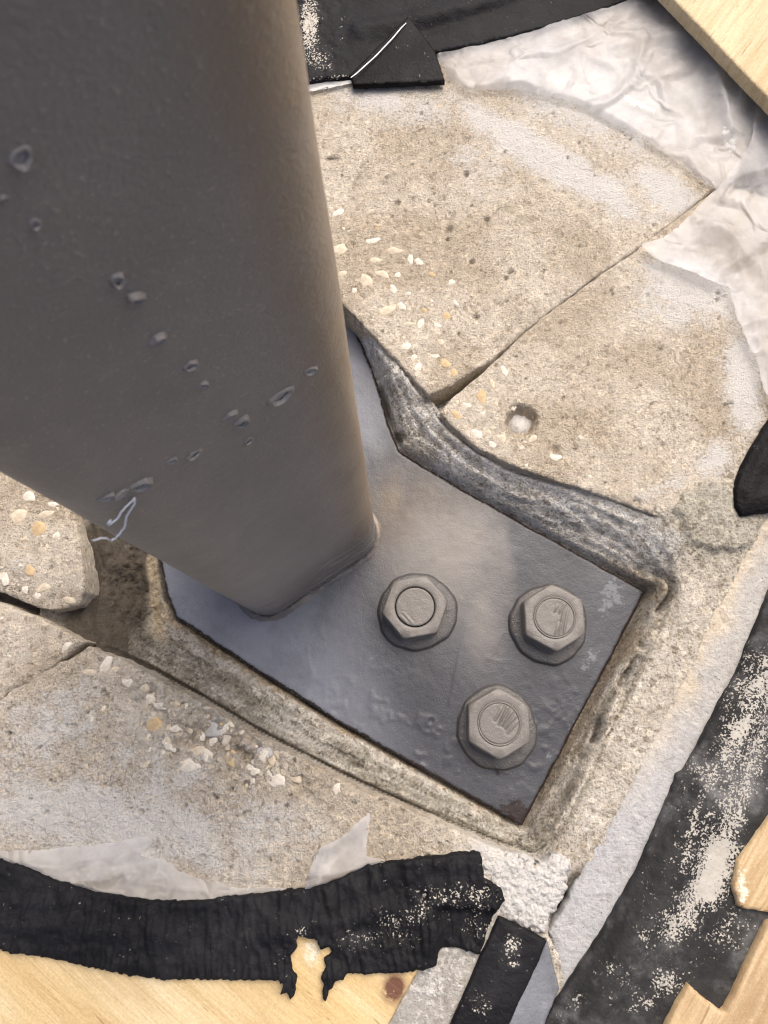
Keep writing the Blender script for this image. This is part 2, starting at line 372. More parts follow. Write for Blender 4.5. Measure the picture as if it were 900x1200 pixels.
LEDGE = unl([(762, 588), (785, 580), (822, 552), (870, 524), (940, 480), (1100, 380), (1100, 900), (760, 1400), (560, 1400), (590, 1180), (560, 1060), (600, 1005), (635, 1000), (665, 975), (790, 720)], 18)
STRIP = [(905, 600), (880, 640), (846, 700), (806, 790), (760, 875), (718, 962), (682, 1024), (660, 1064), (645, 1093), (655, 1140), (650, 1300), (760, 1200), (860, 1000), (1000, 760), (1000, 520)]
strip_mm = unl(STRIP, 18.0)
def mortar_z(x, y, d, a):
    P = np.stack([x, y], 1)
    dp, arc = sdf(P, plate_mm); dh, _ = sdf(P, hole_mm); dl, _ = sdf(P, LEDGE)
    dp = np.maximum(-dp, 0); dhh = np.maximum(dh, 0)
    t = dp / (dp + dhh + 1e-6); t = np.where(dp <= 0, 0, t)
    X, Y = to_px(np.stack([x, y, np.full_like(x, 8.)], 1))
    right = sst(640, 700, X) * sst(640, 700, Y)
    prof = sst(0, 1, np.clip(t * 1.05, 0, 1)) * .55 + .45 * np.clip(t, 0, 1) ** .8
    pr_ = sst(.08, .6, t) * .78 + .22 * np.clip(t, 0, 1); prof = prof * (1 - right) + pr_ * right
    upr = sst(420, 470, X) * sst(60, 20, Y - (530 + (X - 468) * .56)) * (1 - right); prof = prof * (1 - upr) + upr * np.clip(t, 0, 1) ** .62
    low = sst(110, 170, X) * sst(-40, 20, Y - (722 + (X - 205) * .6)) * sst(690, 600, X)
    prof = prof * (1 - .42 * low)
    prof = prof * (1 - .8 * blobs(X, Y, [(135, 680, 46, 90, 0, 1)]))
    z = -2.5 + 20.0 * prof * (1 - .06 * right)
    w_ = np.clip(4 * t * (1 - t), 0, 1)
    lay = fbm(arc / 26 + 3, t * 4.5 + .5 * fbm(arc / 12, t * 3, 8), 21, 3, .5)
    z += w_ * (3.4 * lay + 1.3 * fbm(arc / 22, t * 15 + .8 * fbm(arc / 14, t * 4, 9), 25, 3, .6) + .35 * fbm(arc / 4, t * 16, 24, 3))
    crk = np.abs(fbm(arc / 17 + .4 * fbm(x / 8, y / 8, 27), t * 7, 26, 3, .6)); z -= w_ * 1.5 * np.exp(-(crk / .05) ** 2)
    z -= 3.0 * np.exp(-((dp - .8) / 1.1) ** 2) * (dp > 0)
    cv = sst(-.25, .25, fbm(arc / 12, arc / 12, 28, 3)); z -= right * 6.0 * cv * np.exp(-((dp - 6.0 - 1.5 * fbm(arc / 9, arc / 30, 29)) / 1.3) ** 2); z += right * 2.2 * np.exp(-((dp - 3.0) / 1.6) ** 2)
    z -= 3.2 * np.exp(-((dh - .2) / 1.3) ** 2) * sst(700, 600, X)
    pit = blobs(X, Y, [(140, 690, 45, 75, 0, 1)])
    z += pit * w_ * (-4.5 + 5 * fbm(x / 7, y / 7, 31, 4, .6))
    z -= w_ * 3.5 * blobs(X, Y, [(455, 482, 7, 30, -14, 1), (500, 474, 14, 9, 0, 1)]) * (1 + fbm(x / 3, y / 3, 33, 3))
    lump = blobs(X, Y, [(462, 445, 16, 30, -35, 1), (480, 520, 18, 14, 0, .6)])
    z += lump * 3.2 * (1 + fbm(x / 4, y / 4, 5))
    wedge = blobs(X, Y, [(530, 450, 40, 16, -38, 1)]); plat = 0
    out = sst(.5, 3.0, -dh)
    led = sst(-1.5, 1.0, dl)
    plat = 9.0 + led * (8.3 + 2.0 * sst(690, 610, Y)) + 1.1 * led * fbm(x / 16, y / 16, 12) + .5 * fbm(x / 3, y / 3, 13, 3, .6)
    ds, _ = sdf(P, strip_mm); fl_ = sst(-14, -2, ds); plat = plat * (1 - fl_) + (17.7 + .35 * fbm(x / 3, y / 3, 13, 3, .6)) * fl_ - 3.5 * sst(1.5, 4, ds)
    plat = plat - 8 * sst(.2, .6, wedge)
    z = z * (1 - out) + plat * out
    patch = blobs(X, Y, [(830, 612, 52, 44, 20, 1)])
    z += sst(.38, .52, patch + .12 * fbm(x / 5, y / 5, 14)) * 2.2 * (dl > 0)
    gap = blobs(X, Y, [(660, 1055, 44, 12, -60, 1.2), (676, 1030, 11, 11, 0, 1.2)])
    z -= 9 * sst(.45, .7, gap)
    return z + .45 * fbm(x / 2.4, y / 2.4, 15, 3, .6)
def mortar_at(V, d, a):
    X, Y = to_px(V); x, y = V[:, 0], V[:, 1]
    P = V[:, :2]; dp, arc = sdf(P, plate_mm); dh, _ = sdf(P, hole_mm); dp = np.maximum(-dp, 0); t = dp / (dp + np.maximum(dh, 0) + 1e-6)
    C = np.tile(np.array([.42, .395, .345]), (len(V), 1))
    def put(w_, c):
        nonlocal C
        w_ = np.clip(w_, 0, 1)[:, None]; C = C * (1 - w_) + np.array(c) * w_
    ns = fbm(x / 11, y / 11, 41, 4, .6); st = fbm(arc / 26, t * 10 + .8 * fbm(arc / 14, t * 4, 9), 43, 4, .6)
    grey = blobs(X, Y, [(600, 560, 150, 60, 29, 1.3), (450, 450, 50, 90, -30, 1.3), (730, 620, 60, 60, 29, 1.2)])
    put(grey * (t > 0), (.56, .555, .53))
    put(sst(.1, .5, st) * .8 * np.clip(grey, 0, 1), (.62, .625, .63))
    put(.85 * blobs(X, Y, [(520, 525, 60, 34, 35, 1.2), (425, 400, 30, 40, -40, 1)]) * sst(-.25, .2, ns) * (t > 0), (.74, .75, .77))
    put(sst(.0, .5, -st) * .6 * np.clip(grey, 0, 1) * (t > 0), (.42, .415, .39))
    put(sst(-.05, .3, st) * .8 * blobs(X, Y, [(400, 890, 260, 60, 30, 1)]), (.50, .48, .44))
    put(sst(-.05, .3, -st) * .8 * blobs(X, Y, [(400, 890, 260, 60, 30, 1)]), (.22, .20, .16))
    put(sst(.42, .2, t + .15 * st) * .9 * sst(-.35, .0, ns) * blobs(X, Y, [(400, 870, 260, 70, 30, 1)]), (.55, .52, .46))
    put(sst(.35, .45, t) * sst(.75, .6, t) * .9 * blobs(X, Y, [(178, 690, 14, 60, -8, 1.4)]), (.46, .36, .22))
    rt = blobs(X, Y, [(720, 830, 60, 190, 28, 1.3)])
    put(sst(.25, .7, t) * rt, (.46, .42, .35))
    put(sst(.45, .1, t) * rt * .9, (.30, .24, .17)); put(sst(.15, .3, t) * sst(.5, .35, t) * rt * sst(-.1, .2, st), (.58, .54, .46))
    put(sst(.05, .3, st) * rt * .8, (.62, .59, .52)); put(sst(.1, .35, -st) * rt * .7, (.28, .26, .21))
    led = sst(-1, 2, -dh) * (sdf(P, LEDGE)[0] > 0)
    put(led * .9, (.54, .50, .43)); put(led * sst(.05, .5, ns) * .6, (.66, .62, .55))
    put(blobs(X, Y, [(835, 615, 55, 45, 20, 1.5)]) * led, (.44, .42, .355))
    put(sst(40, 0, np.hypot(X - 775, Y - 640)) * .8, (.55, .56, .56))
    dirt_shade = blobs(X, Y, [(140, 695, 62, 95, 0, 1.8), (120, 640, 34, 50, 0, 1.1), (205, 745, 16, 20, 0, .5), (735, 745, 12, 60, 28, .55), (665, 930, 14, 30, 28, .6), (700, 700, 200, 5, 29, .0)])  # pit dirt, darkened further to stand in for shade under the post
    dirt_shade = np.maximum(dirt_shade, .62 * sst(.14, .02, t) * (dp > 0) * sst(-.3, .3, fbm(arc / 8, arc / 8, 3)))
    lowm = sst(120, 180, X) * sst(-40, 20, Y - (722 + (X - 205) * .6)) * sst(690, 600, X) * (dh > 0) * (dp > 0)
    rag = .10 * fbm(arc / 9, arc / 50, 44, 4, .6) + .06 * fbm(x / 3, y / 3, 45, 3)
    put(lowm * .95, (.37, .35, .295)); put(lowm * sst(.0, .25, fbm(arc / 16, t * 14, 46, 4, .65)) * .85, (.56, .54, .49)); put(lowm * sst(.05, .25, fbm(arc / 7, t * 18, 47, 4, .65)) * .7, (.23, .21, .17))
    put(lowm * sst(.36, .30, t + rag * 1.6) * .95, (.60, .565, .50)); put(lowm * sst(.17, .12, t + rag) * .8, (.40, .31, .20))
    crm = np.exp(-((X - 181 - .12 * (Y - 690)) / 9) ** 2) * sst(640, 660, Y) * sst(760, 735, Y); put(crm * (dp > 0), (.52, .43, .29))
    rg = sst(640, 700, X) * sst(640, 700, Y); put(rg * np.exp(-((dp - 3.0) / 1.7) ** 2) * sst(-.3, .2, ns), (.47, .40, .30)); cv = sst(-.25, .25, fbm(arc / 12, arc / 12, 28, 3)); dirt_shade = np.maximum(dirt_shade, .75 * rg * cv * np.exp(-((dp - 6.0 - 1.5 * fbm(arc / 9, arc / 30, 29)) / 1.4) ** 2))
    dirt_shade = np.maximum(dirt_shade, 1.1 * blobs(X, Y, [(664, 1050, 44, 13, -60, 1)]))
    crk = np.abs(fbm(arc / 17 + .4 * fbm(x / 8, y / 8, 27), t * 7, 26, 3, .6)); dirt_shade = np.maximum(dirt_shade, (.44 - .3 * np.clip(grey, 0, 1)) * np.exp(-(crk / .035) ** 2) * (t > .02) * (t < .98)); dirt_shade = np.maximum(dirt_shade, .6 * sst(.90, .97, t) * (dh > 0) * sst(650, 560, X))  # cracks, then the shadow line under the slab edge painted dark
    dirt_shade = dirt_shade * (1 - .9 * np.clip(crm, 0, 1)); dirt_shade = np.where(lowm > .5, np.maximum(dirt_shade * .55, np.maximum(.8 * sst(.12, .04, t) , .75 * sst(.85, .95, t))), dirt_shade)  # lower wall: dark plate-edge line, painted shadow line under the slab
    chip = blobs(X, Y, [(452, 478, 8, 34, -14, 1.1), (468, 512, 12, 12, 0, 1.0), (500, 470, 16, 10, 0, .9), (640, 612, 60, 6, 30, .6), (735, 640, 20, 8, 30, .7)]); dirt_shade = np.maximum(dirt_shade, .8 * chip)
    dust = blobs(X, Y, [(770, 640, 14, 50, 20, .35), (620, 1030, 60, 50, 0, .5), (690, 950, 30, 60, 25, .35), (300, 850, 200, 10, 30, .3)])
    return {'tint': C, 'dirt_shade': dirt_shade, 'dust': dust}
mortar = sheet('mortar_bed', [(330, 230), (180, 240), (60, 400), (40, 560), (40, 640), (60, 700), (50, 790), (200, 880), (400, 985), (540, 1050), (560, 1400), (800, 1400),
                              (1100, 900), (1100, 380), (940, 470), (820, 520), (700, 500), (560, 420), (470, 370)],
               0, .75, M_MORTAR, pav, mortar_z, (0, 1, 1), 3, 0, 1, attrs=mortar_at)

PITS = []
def make_slab(poly, seed, tint, dusts, dirts, pits, carve=(), extra=None, cell=.75, z0=ZS, edge=(1.1, 7), wear=1.6, rough=1.0):
    def pmm(l): return [(*un(p[0], p[1], z0)[:2], p[2], p[3]) for p in l]
    pm = pmm(pits)
    def zf(x, y, d, a):
        z = .55 * fbm(x / 30, y / 30, seed, 3) + .38 * rough * fbm(x / 3.2, y / 3.2, seed + 5, 4, .65) + .16 * (rough - .6) * fbm(x / 1.3, y / 1.3, seed + 6, 2, .7)
        for (cx, cy, r, dep) in pm:
            rr = np.hypot(x - cx, y - cy) / r * (1 + .18 * fbm(x / 1.5, y / 1.5, seed + 9, 2)); z -= dep * sst(1.15, .6, rr)
        X, Y = to_px(np.stack([x, y, np.full_like(x, z0)], 1))
        for (px, py, rx, ry, an, k) in carve:
            b = blobs(X, Y, [(px, py, rx, ry, an, 1)]); z -= k * b * np.clip(.5 + 1.6 * fbm(x / 5, y / 5, seed + 21, 4, .6), 0, 2)
        z -= wear * np.clip(1 - d / 5.0, 0, 1) ** 2 * np.clip(.45 + 1.3 * fbm(x / 6, y / 6, seed + 31, 4, .6), 0, 1.6)
        if extra: z += extra(X, Y)
        return z
    def at(V, d, a):
        X, Y = to_px(V); x, y = V[:, 0], V[:, 1]
        n1 = fbm(x / 28, y / 28, seed + 51, 4, .55)[:, None]
        C = np.array(tint[0]) * (1 - sst(-.35, .4, n1)) + np.array(tint[1]) * sst(-.35, .4, n1)
        dm = np.zeros(len(V))
        for (cx, cy, r, dep) in pm: dm = np.maximum(dm, .45 * sst(1.1, .5, np.hypot(x - cx, y - cy) / r) * (r < 3))
        return {'tint': C, 'dust': blobs(X, Y, dusts), 'dirt_shade': np.maximum(blobs(X, Y, dirts), dm)}
    return sheet('paving_slab', poly, z0, cell, M_SLAB, pav, zf, (edge[0], edge[1], seed + 70), 20, .45, 1.1, attrs=at)
def scatter_pits(n, box, seed, big=.9):
    r = random.Random(seed); o = []
    for _ in range(n):
        o.append((r.uniform(box[0], box[2]), r.uniform(box[1], box[3]), r.uniform(.45, big), r.uniform(.6, 1.6)))
    return o
BEIGE = ((.53, .46, .36), (.66, .595, .495))
slab_top = make_slab([(502, 462), (470, 428), (440, 395), (402, 356), (330, 270), (170, 140), (-110, -20), (-200, -330), (1100, -330), (1100, 33), (900, 175), (826, 229), (745, 293),
                      (685, 334), (625, 379), (572, 425), (560, 430), (530, 449)], 100, BEIGE,
    [(470, 120, 110, 35, 5, .55), (560, 190, 60, 45, 20, .42), (650, 190, 150, 26, 30, .85), (780, 225, 60, 24, 30, .8), (400, 110, 40, 30, 0, .5), (700, 100, 200, 80, 20, .7), (600, 270, 60, 60, 0, .18)],
    [(480, 400, 60, 40, 0, .22), (388, 186, 12, 3, 0, .8), (550, 400, 90, 20, -35, .25)],
    [(547, 203, 1.3, 2.2), (466, 237, 1.4, 2.2), (502, 235, 1.1, 1.5), (527, 268, 1.6, 2), (525, 280, 1, 1.6), (571, 256, 1.3, 2), (553, 306, 1.2, 2.), (598, 318, 1.2, 1.8), (593, 326, 1, 1.6), (510, 240, 1, 1.4),
     (679, 289, 1.2, 1.2), (558, 371, 1.6, 1.8), (585, 357, 1.6, 1), (640, 347, 1., 1.), (388, 186, 2.4, 1.1), (395, 185, 1.6, 1)] + scatter_pits(90, (380, 110, 780, 460), 3),
    edge=(.45, 5), wear=1.0, extra=lambda X, Y: .7 * sst(-6, 4, (Y - 190) * .80 - (X - 600) * .60) * sst(560, 640, X) - .5)
slab_right = make_slab([(516, 483), (528, 467), (562, 440), (575, 428), (626, 379), (686, 334), (746, 293), (800, 250), (850, 215), (960, 250), (960, 330), (925, 390), (908, 480), (880, 530), (832, 568), (792, 597), (770, 604), (700, 578),
                        (640, 559), (600, 545), (560, 525), (531, 501)], 200, BEIGE,
    [(820, 340, 80, 40, 25, .85), (870, 450, 26, 90, -5, .8), (780, 360, 70, 40, 25, .5), (840, 540, 40, 40, -40, .55), (770, 575, 60, 16, -20, .45), (700, 330, 50, 18, -35, .35)],
    [(560, 480, 60, 40, 30, .2), (690, 470, 60, 30, 30, .2), (640, 530, 60, 16, 20, .25), (740, 590, 50, 8, 20, .3)],
    [(612, 492, 6.8, 7.0), (747, 588, 1.8, 1.6), (770, 597, 1.4, 1.4), (651, 527, 1.8, 1.6), (674, 490, 1.2, 1), (655, 493, 1.6, .8), (712, 430, 1, 1), (616, 428, 1, 1)] + scatter_pits(80, (560, 320, 880, 590), 4),
    edge=(.45, 5), wear=1.0)
slab_left = make_slab([(-200, 330), (20, 450), (68, 545), (82, 588), (92, 630), (96, 660), (97, 692), (88, 708), (60, 714), (40, 711), (0, 694), (-200, 640)], 300, BEIGE,
    [(30, 660, 30, 20, 0, .45)], [(70, 700, 40, 14, 10, .55), (20, 690, 60, 8, 15, .5)], scatter_pits(14, (0, 570, 95, 700), 5), cell=.7, edge=(.5, 5),
    extra=lambda X, Y: -1.5 * sst(60, 100, X) * sst(640, 720, Y) - 2.0 * sst(655, 715, Y - .15 * X + 8))
slab_mid = make_slab([(-200, 664), (0, 705), (45, 724), (99, 752), (63, 780), (0, 819), (-200, 936)], 400, BEIGE,
    [(30, 760, 50, 30, 0, .25)], [], scatter_pits(14, (0, 710, 95, 800), 6), cell=.8, extra=lambda X, Y: 0 * X - .5)
slab_big = make_slab([(104, 757), (170, 787), (230, 821), (300, 863), (400, 914), (500, 959), (570, 989), (625, 1008), (640, 1040), (560, 1110), (440, 1430), (-200, 1430), (-200, 938), (0, 819), (62, 781)], 500,
    ((.55, .485, .39), (.68, .625, .535)),
    [(60, 850, 110, 70, -25, .52), (120, 960, 260, 70, 10, .66), (200, 900, 170, 60, 20, .42), (330, 960, 120, 40, 15, .45), (580, 1010, 50, 24, 20, .75), (250, 850, 60, 25, 30, .35), (20, 800, 60, 14, -30, .45)],
    [(260, 840, 60, 14, 30, .25), (450, 945, 80, 8, 27, .25), (280, 870, 10, 26, 0, .4)],
    [(287, 919, 1.5, 2.4), (340, 933, 1.1, 1.6), (253, 935, 1.1, 1.5), (122, 810, 1, 1.5), (166, 952, 1.1, 1.5), (88, 851, .9, 1.3), (246, 857, 1.4, 1), (205, 882, 1.8, 1.6), (125, 815, 1.2, 1.4), (10, 860, 1.2, 1.2), (238, 1005, 1.3, 1.5)] + scatter_pits(150, (0, 800, 560, 1020), 8),
    cell=.55, rough=2.0, carve=[(255, 862, 70, 24, 30, 4.6), (182, 820, 30, 14, 25, 2.6), (330, 900, 50, 14, 28, 2.5), (130, 775, 30, 10, 20, 1.5)])

# painted grey strip along the taped edge
def strip_z(x, y, d, a): return .25 * fbm(x / 22, y / 22, 81, 3) + .3 * fbm(x / 2.6, y / 2.6, 82, 3, .6)
def strip_at(V, d, a):
    X, Y = to_px(V); n = fbm(V[:, 0] / 9, V[:, 1] / 9, 83)
    lf = .9 * sst(10, 0, d + 6 * n) * sst(1000, 800, Y)
    C = np.array([.395, .40, .405]) * (1 - lf)[:, None] + np.array([.50, .45, .37]) * lf[:, None]
    wm = sst(980, 760, Y)[:, None]; C = C * (1 - wm) + (C * np.array([1.04, 1.0, .93])) * wm
    return {'tint': C, 'dust': .02 + .12 * blobs(X, Y, [(680, 1040, 90, 60, -60, 1)]), 'dirt_shade': .42 * sst(.1, .5, n) * sst(820, 700, Y)}
sheet('painted_strip', STRIP,
      18.0, .8, M_STRIP, pav, strip_z, (1.2, 6, 84), 6, .35, 2.0, attrs=strip_at)

# aggregate stones lying in the slabs: part of their slab
def pebble_mesh(seed, mat):
    r = np.random.default_rng(seed); V = []; Fs = []; nr, na = 4, 10
    ph = r.uniform(0, 6.28, 3); am = r.uniform(.06, .2, 3)
    V.append((0, 0, 1.0))
    for i in range(1, nr + 1):
        f = i / nr; zz = (1 - f ** 3.0)
        for j in range(na):
            t = 2 * math.pi * j / na; rad = f * (1 + am[0] * math.cos(2 * t + ph[0]) + am[1] * math.cos(3 * t + ph[1]) + .5 * am[2] * math.cos(5 * t + ph[2]))
            V.append((rad * math.cos(t), rad * math.sin(t), zz + r.uniform(-.1, .1) - (.9 if i == nr else 0)))
    for j in range(na): Fs.append((0, 1 + j, 1 + (j + 1) % na))
    for i in range(nr - 1):
        for j in range(na):
            a = 1 + i * na + j; b = 1 + i * na + (j + 1) % na; Fs.append((a, a + na, b + na, b))
    me = bpy.data.meshes.new('pebble'); me.from_pydata([tuple(np.array(v) / 1000) for v in V], [], Fs)
    me.polygons.foreach_set('use_smooth', [True] * len(me.polygons)); me.materials.append(mat); return me
PM = {(k, i): pebble_mesh(40 + 10 * k + i, M_PEB[k]) for k in range(4) for i in range(4)}
def mesh_height(slab):
    n = len(slab.data.vertices); a = np.empty(n * 3, np.float32); slab.data.vertices.foreach_get('co', a)
    return a.reshape(-1, 3) * 1000 + np.array(world_loc(slab)) * 1000
HT = {}
def pebbles(slab, lst, sink=.35):
    if slab.name not in HT: HT[slab.name] = mesh_height(slab)
    A = HT[slab.name]
    for (px, py, r, k, asp, ang) in lst:
        p = un(px, py, ZS); s = r / F_PX * (CAM_H - ZS)
        q = (A[:, 0] - p[0]) ** 2 + (A[:, 1] - p[1]) ** 2; mk = q < (s * .8 + .6) ** 2; zz = A[mk, 2].mean() if mk.any() else A[np.argmin(q), 2]
        if not mk.any() or np.ptp(A[mk, 2]) > 6 or zz < ZS - 7: continue
        o = bpy.data.objects.new('pebble', PM[(k, rng.randrange(4))]); link(o); o.parent = slab
        o.location = Vector((p[0], p[1], zz - .12)) / 1000 - world_loc(slab)
        o.scale = (s * asp, s / asp, min(.34, .1 * s) + .26); o.rotation_euler = (rng.uniform(-.12, .12), rng.uniform(-.12, .12), math.radians(-ang))
def rand_pebs(n, box, seed, rr=(1.6, 3.6)):
    r = random.Random(seed); return [(r.uniform(box[0], box[2]), r.uniform(box[1], box[3]), r.uniform(*rr), r.choice([0, 0, 1, 1, 1, 2]), r.uniform(1, 1.3), r.uniform(0, 180)) for _ in range(n)]
pebbles(slab_top, [(428, 328, 11, 1, 1.15, 70), (454, 362, 10.5, 1, 1.35, -15), (399, 291, 11, 1, 1.2, -30), (437, 281, 8, 0, 1.4, -10), (440, 304, 7, 1, 1.3, 10), (461, 293, 9, 1, 1.3, 20), (481, 303, 6.5, 0, 1.25, 90),
    (491, 306, 6.5, 0, 1.2, 60), (449, 320, 8.5, 1, 1.25, 20), (466, 321, 5, 0, 1, 0), (461, 338, 6.5, 0, 1.25, 80), (471, 358, 6.5, 0, 1.2, 60), (397, 248, 8, 0, 1.3, -20), (401, 320, 6, 1, 1.1, 0), (415, 340, 4.5, 0, 1, 0),
    (529, 330, 5.5, 0, 1.1, 0), (534, 354, 4.5, 0, 1.3, 60), (524, 370, 6.5, 2, 1.1, 60), (507, 321, 5, 2, 1.5, 20), (479, 379, 6, 1, 1.6, 5), (493, 378, 7, 0, 1.3, -60), (512, 381, 5.5, 0, 1.2, 30), (476, 405, 7, 0, 1.1, 0),
    (485, 418, 5, 0, 1.1, 0), (490, 430, 6.5, 0, 1.15, -40), (522, 425, 8, 2, 1.2, 10), (532, 436, 6, 2, 1, 0), (517, 400, 5.5, 1, 1.1, 30), (510, 417, 5, 0, 1.2, 0), (497, 363, 4.5, 2, 1, 0), (479, 343, 3.5, 0, 1, 0), (506, 352, 3, 0, 1, 0)]
    + rand_pebs(26, (390, 250, 560, 440), 11))
pebbles(slab_right, [(565, 466, 9, 2, 1.3, 60), (591, 435, 6.5, 0, 1.3, 80), (574, 434, 5, 1, 1.2, 0), (568, 428, 6, 1, 1.2, -20), (547, 475, 5.5, 0, 1.3, 30), (531, 465, 6, 1, 1.1, 60), (613, 473, 8, 0, 1.2, 10), (602, 476, 4.5, 0, 1, 0),
    (558, 508, 7.5, 0, 1.15, 60), (588, 514, 7, 1, 1.15, 40), (577, 521, 5.5, 0, 1.1, 70), (625, 514, 6.5, 1, 1.3, -30), (651, 536, 7, 0, 1.2, 5), (646, 560, 4, 0, 1.5, -60), (695, 574, 9.5, 1, 1.35, 20), (566, 485, 4, 0, 1, 0), (577, 450, 5.5, 1, 1.3, 70),
    (536, 487, 7, 2, 1.6, 40), (581, 474, 4, 1, 1, 0), (572, 506, 4, 1, 1, 0)] + rand_pebs(20, (530, 440, 700, 570), 12))
pebbles(slab_left, [(24, 604, 12, 1, 1.15, 0), (44, 620, 11, 2, 1.1, 20), (35, 667, 8.5, 2, 1.2, 40), (4, 675, 9, 0, 1.1, 90), (33, 582, 9, 0, 1.2, 30), (66, 628, 5.5, 0, 1.1, 0), (78, 702, 7, 1, 1.2, 20), (50, 688, 8, 1, 1.3, -20), (28, 690, 6, 0, 1, 0), (53, 603, 8, 1, 1.3, 0),
    (63, 591, 6, 0, 1.3, 0), (90, 693, 8, 2, 1.2, -30), (3, 695, 6, 1, 1, 0), (42, 697, 5, 0, 1, 0)] + rand_pebs(8, (0, 580, 90, 700), 13))
pebbles(slab_big, rand_pebs(40, (160, 815, 330, 900), 25, (2.5, 6.0)))
pebbles(slab_mid, [(48, 728, 9, 0, 1.5, 15), (68, 742, 6, 0, 1.2, 60), (76, 758, 6.5, 0, 1.4, -30), (52, 712, 5, 1, 1.4, 0)] + rand_pebs(6, (0, 720, 90, 790), 14))
pebbles(slab_big, [(181, 851, 10.5, 2, 1.2, 40), (172, 820, 8, 0, 1.3, 20), (187, 826, 7, 0, 1.1, 0), (122, 781, 10, 0, 1.15, -50), (133, 786, 6, 1, 1.1, 0), (263, 861, 11, 0, 1.15, -70), (248, 872, 7.5, 0, 1.2, -20), (205, 854, 6.5, 0, 1.3, 0), (283, 851, 7.5, 0, 1.4, -10),
    (270, 889, 8, 2, 1.15, 60), (229, 880, 8.5, 1, 1.1, 0), (242, 884, 6, 0, 1.2, 60), (198, 874, 7, 0, 1.2, 50), (304, 890, 9, 0, 1.2, -40), (317, 890, 7.5, 1, 1.2, 70), (298, 904, 8, 0, 1.3, 25), (320, 913, 11.5, 0, 1.4, 25), (333, 890, 9, 1, 1.1, 60),
    (345, 895, 8, 2, 1.2, 0), (365, 906, 9.5, 0, 1.2, 20), (378, 905, 7.5, 0, 1.3, 90), (390, 909, 6, 0, 1.1, 0), (394, 925, 6, 0, 1.3, -60), (423, 927, 9, 0, 1.4, -15), (214, 824, 14, 0, 1.3, 10), (245, 855, 13, 3, 1.2, 20), (296, 873, 13, 1, 1.25, -25), (310, 882, 8, 3, 1.2, 0),
    (222, 898, 10, 0, 1.3, 10), (267, 851, 5, 0, 1.1, 0), (345, 912, 7, 1, 1.2, 20), (106, 788, 7, 1, 1.3, 0), (168, 806, 6, 1, 1, 0), (150, 800, 7, 0, 1.3, 10)] + rand_pebs(44, (100, 790, 420, 950), 15, (1.8, 3.8)))
# flat grey bottom of the drilled hole in the right-hand slab
bp = un(612, 494, ZS - 7); a_ = np.linspace(0, 2 * math.pi, 25)[:-1]
mesh_obj('bore_floor', [(bp[0], bp[1], ZS - 6.0)] + [(bp[0] + 6.7 * math.cos(t), bp[1] + 6.7 * math.sin(t), ZS - 6.6) for t in a_] + [(bp[0] + 6.7 * math.cos(t), bp[1] + 6.7 * math.sin(t), ZS - 9) for t in a_],
         [(0, 1 + j, 1 + (j + 1) % 24) for j in range(24)] + [(1 + j, 25 + j, 25 + (j + 1) % 24, 1 + (j + 1) % 24) for j in range(24)], M_BORE, slab_right)

# ------------------------------------------------------------------ the steel post
PHI = math.radians(34.5); SIDE, RAD = 66.3, 12.0
fu = np.array([math.cos(PHI), math.sin(PHI)]); fv = np.array([-math.sin(PHI), math.cos(PHI)])   # along the seen face, into the post
FACE_D = 57.0; FC0 = fv * FACE_D - fu * 0.7
PC = FC0 + fv * SIDE / 2
post = empty('steel_post', (PC[0], PC[1], 0), PHI)
tag(post, 'grey-brown painted square steel post with blistered paint, standing on its bolted base plate', 'post')
def outline(half, rad, nseg=10):
    pts = []
    for cx, cy, a0 in ((1, -1, -90), (1, 1, 0), (-1, 1, 90), (-1, -1, 180)):
        for k in range(nseg + 1):
            t = math.radians(a0 + 90 * k / nseg); pts.append((cx * (half - rad) + rad * math.cos(t), cy * (half - rad) + rad * math.sin(t)))
    return np.array(pts)
def densify(pts, step):
    o = []
    for i in range(len(pts)):
        a, b = pts[i], pts[(i + 1) % len(pts)]; n = max(1, int(np.linalg.norm(b - a) / step))
        for k in range(n): o.append(a + (b - a) * k / n)
    return np.array(o)
POST_H = 900.0
ring = densify(outline(SIDE / 2, RAD), 1.0); nr = len(ring)
hs = np.concatenate([np.arange(-1, 60, .55), np.arange(60, 330, 3), np.arange(330, POST_H, 60), [POST_H]])
V = np.concatenate([np.concatenate([ring, np.full((nr, 1), h)], 1) for h in hs]); nh = len(hs)
I = np.arange(nr); Fq = np.concatenate([np.stack([k * nr + I, k * nr + (I + 1) % nr, (k + 1) * nr + (I + 1) % nr, (k + 1) * nr + I], 1) for k in range(nh - 1)])
# slight unevenness of the rolled steel
nx_ = V[:, 0]; ny_ = V[:, 1]; ln = np.hypot(nx_, ny_)
dsp = .18 * fbm((nx_ + ny_) / 20, V[:, 2] / 40, 601, 3)
vis = sst(0, -6, ny_ + SIDE / 2 - RAD)             # the side that was rubbed down before painting
rub = vis * sst(46, 8, V[:, 2] - .5 * nx_) * sst(-30, 5, nx_) + .6 * vis * sst(14, 3, V[:, 2])
brk = sst(.0, .4, fbm(nx_ / 12, V[:, 2] / 7, 603, 3) + .1)
dsp = dsp + rub * brk * .34 * np.maximum(0, fbm((nx_ + V[:, 2] * .3) / 9, (V[:, 2] - .30 * nx_) / 1.25, 602, 3, .55) + .05)
dsp = dsp + vis * .55 * sst(12, 5, V[:, 2] - .12 * nx_ + 2.5 * fbm(nx_ / 9, V[:, 2] / 9, 604, 3)) * sst(-12, 6, nx_)
V[:, 0] += dsp * nx_ / ln; V[:, 1] += dsp * ny_ / ln
corner_light = sst(SIDE / 2 - RAD - 9, SIDE / 2 - 6, V[:, 0]) * sst(8, 60, V[:, 2])
film = corner_light * .62  # warm light on the right rounded corner, painted into the colour
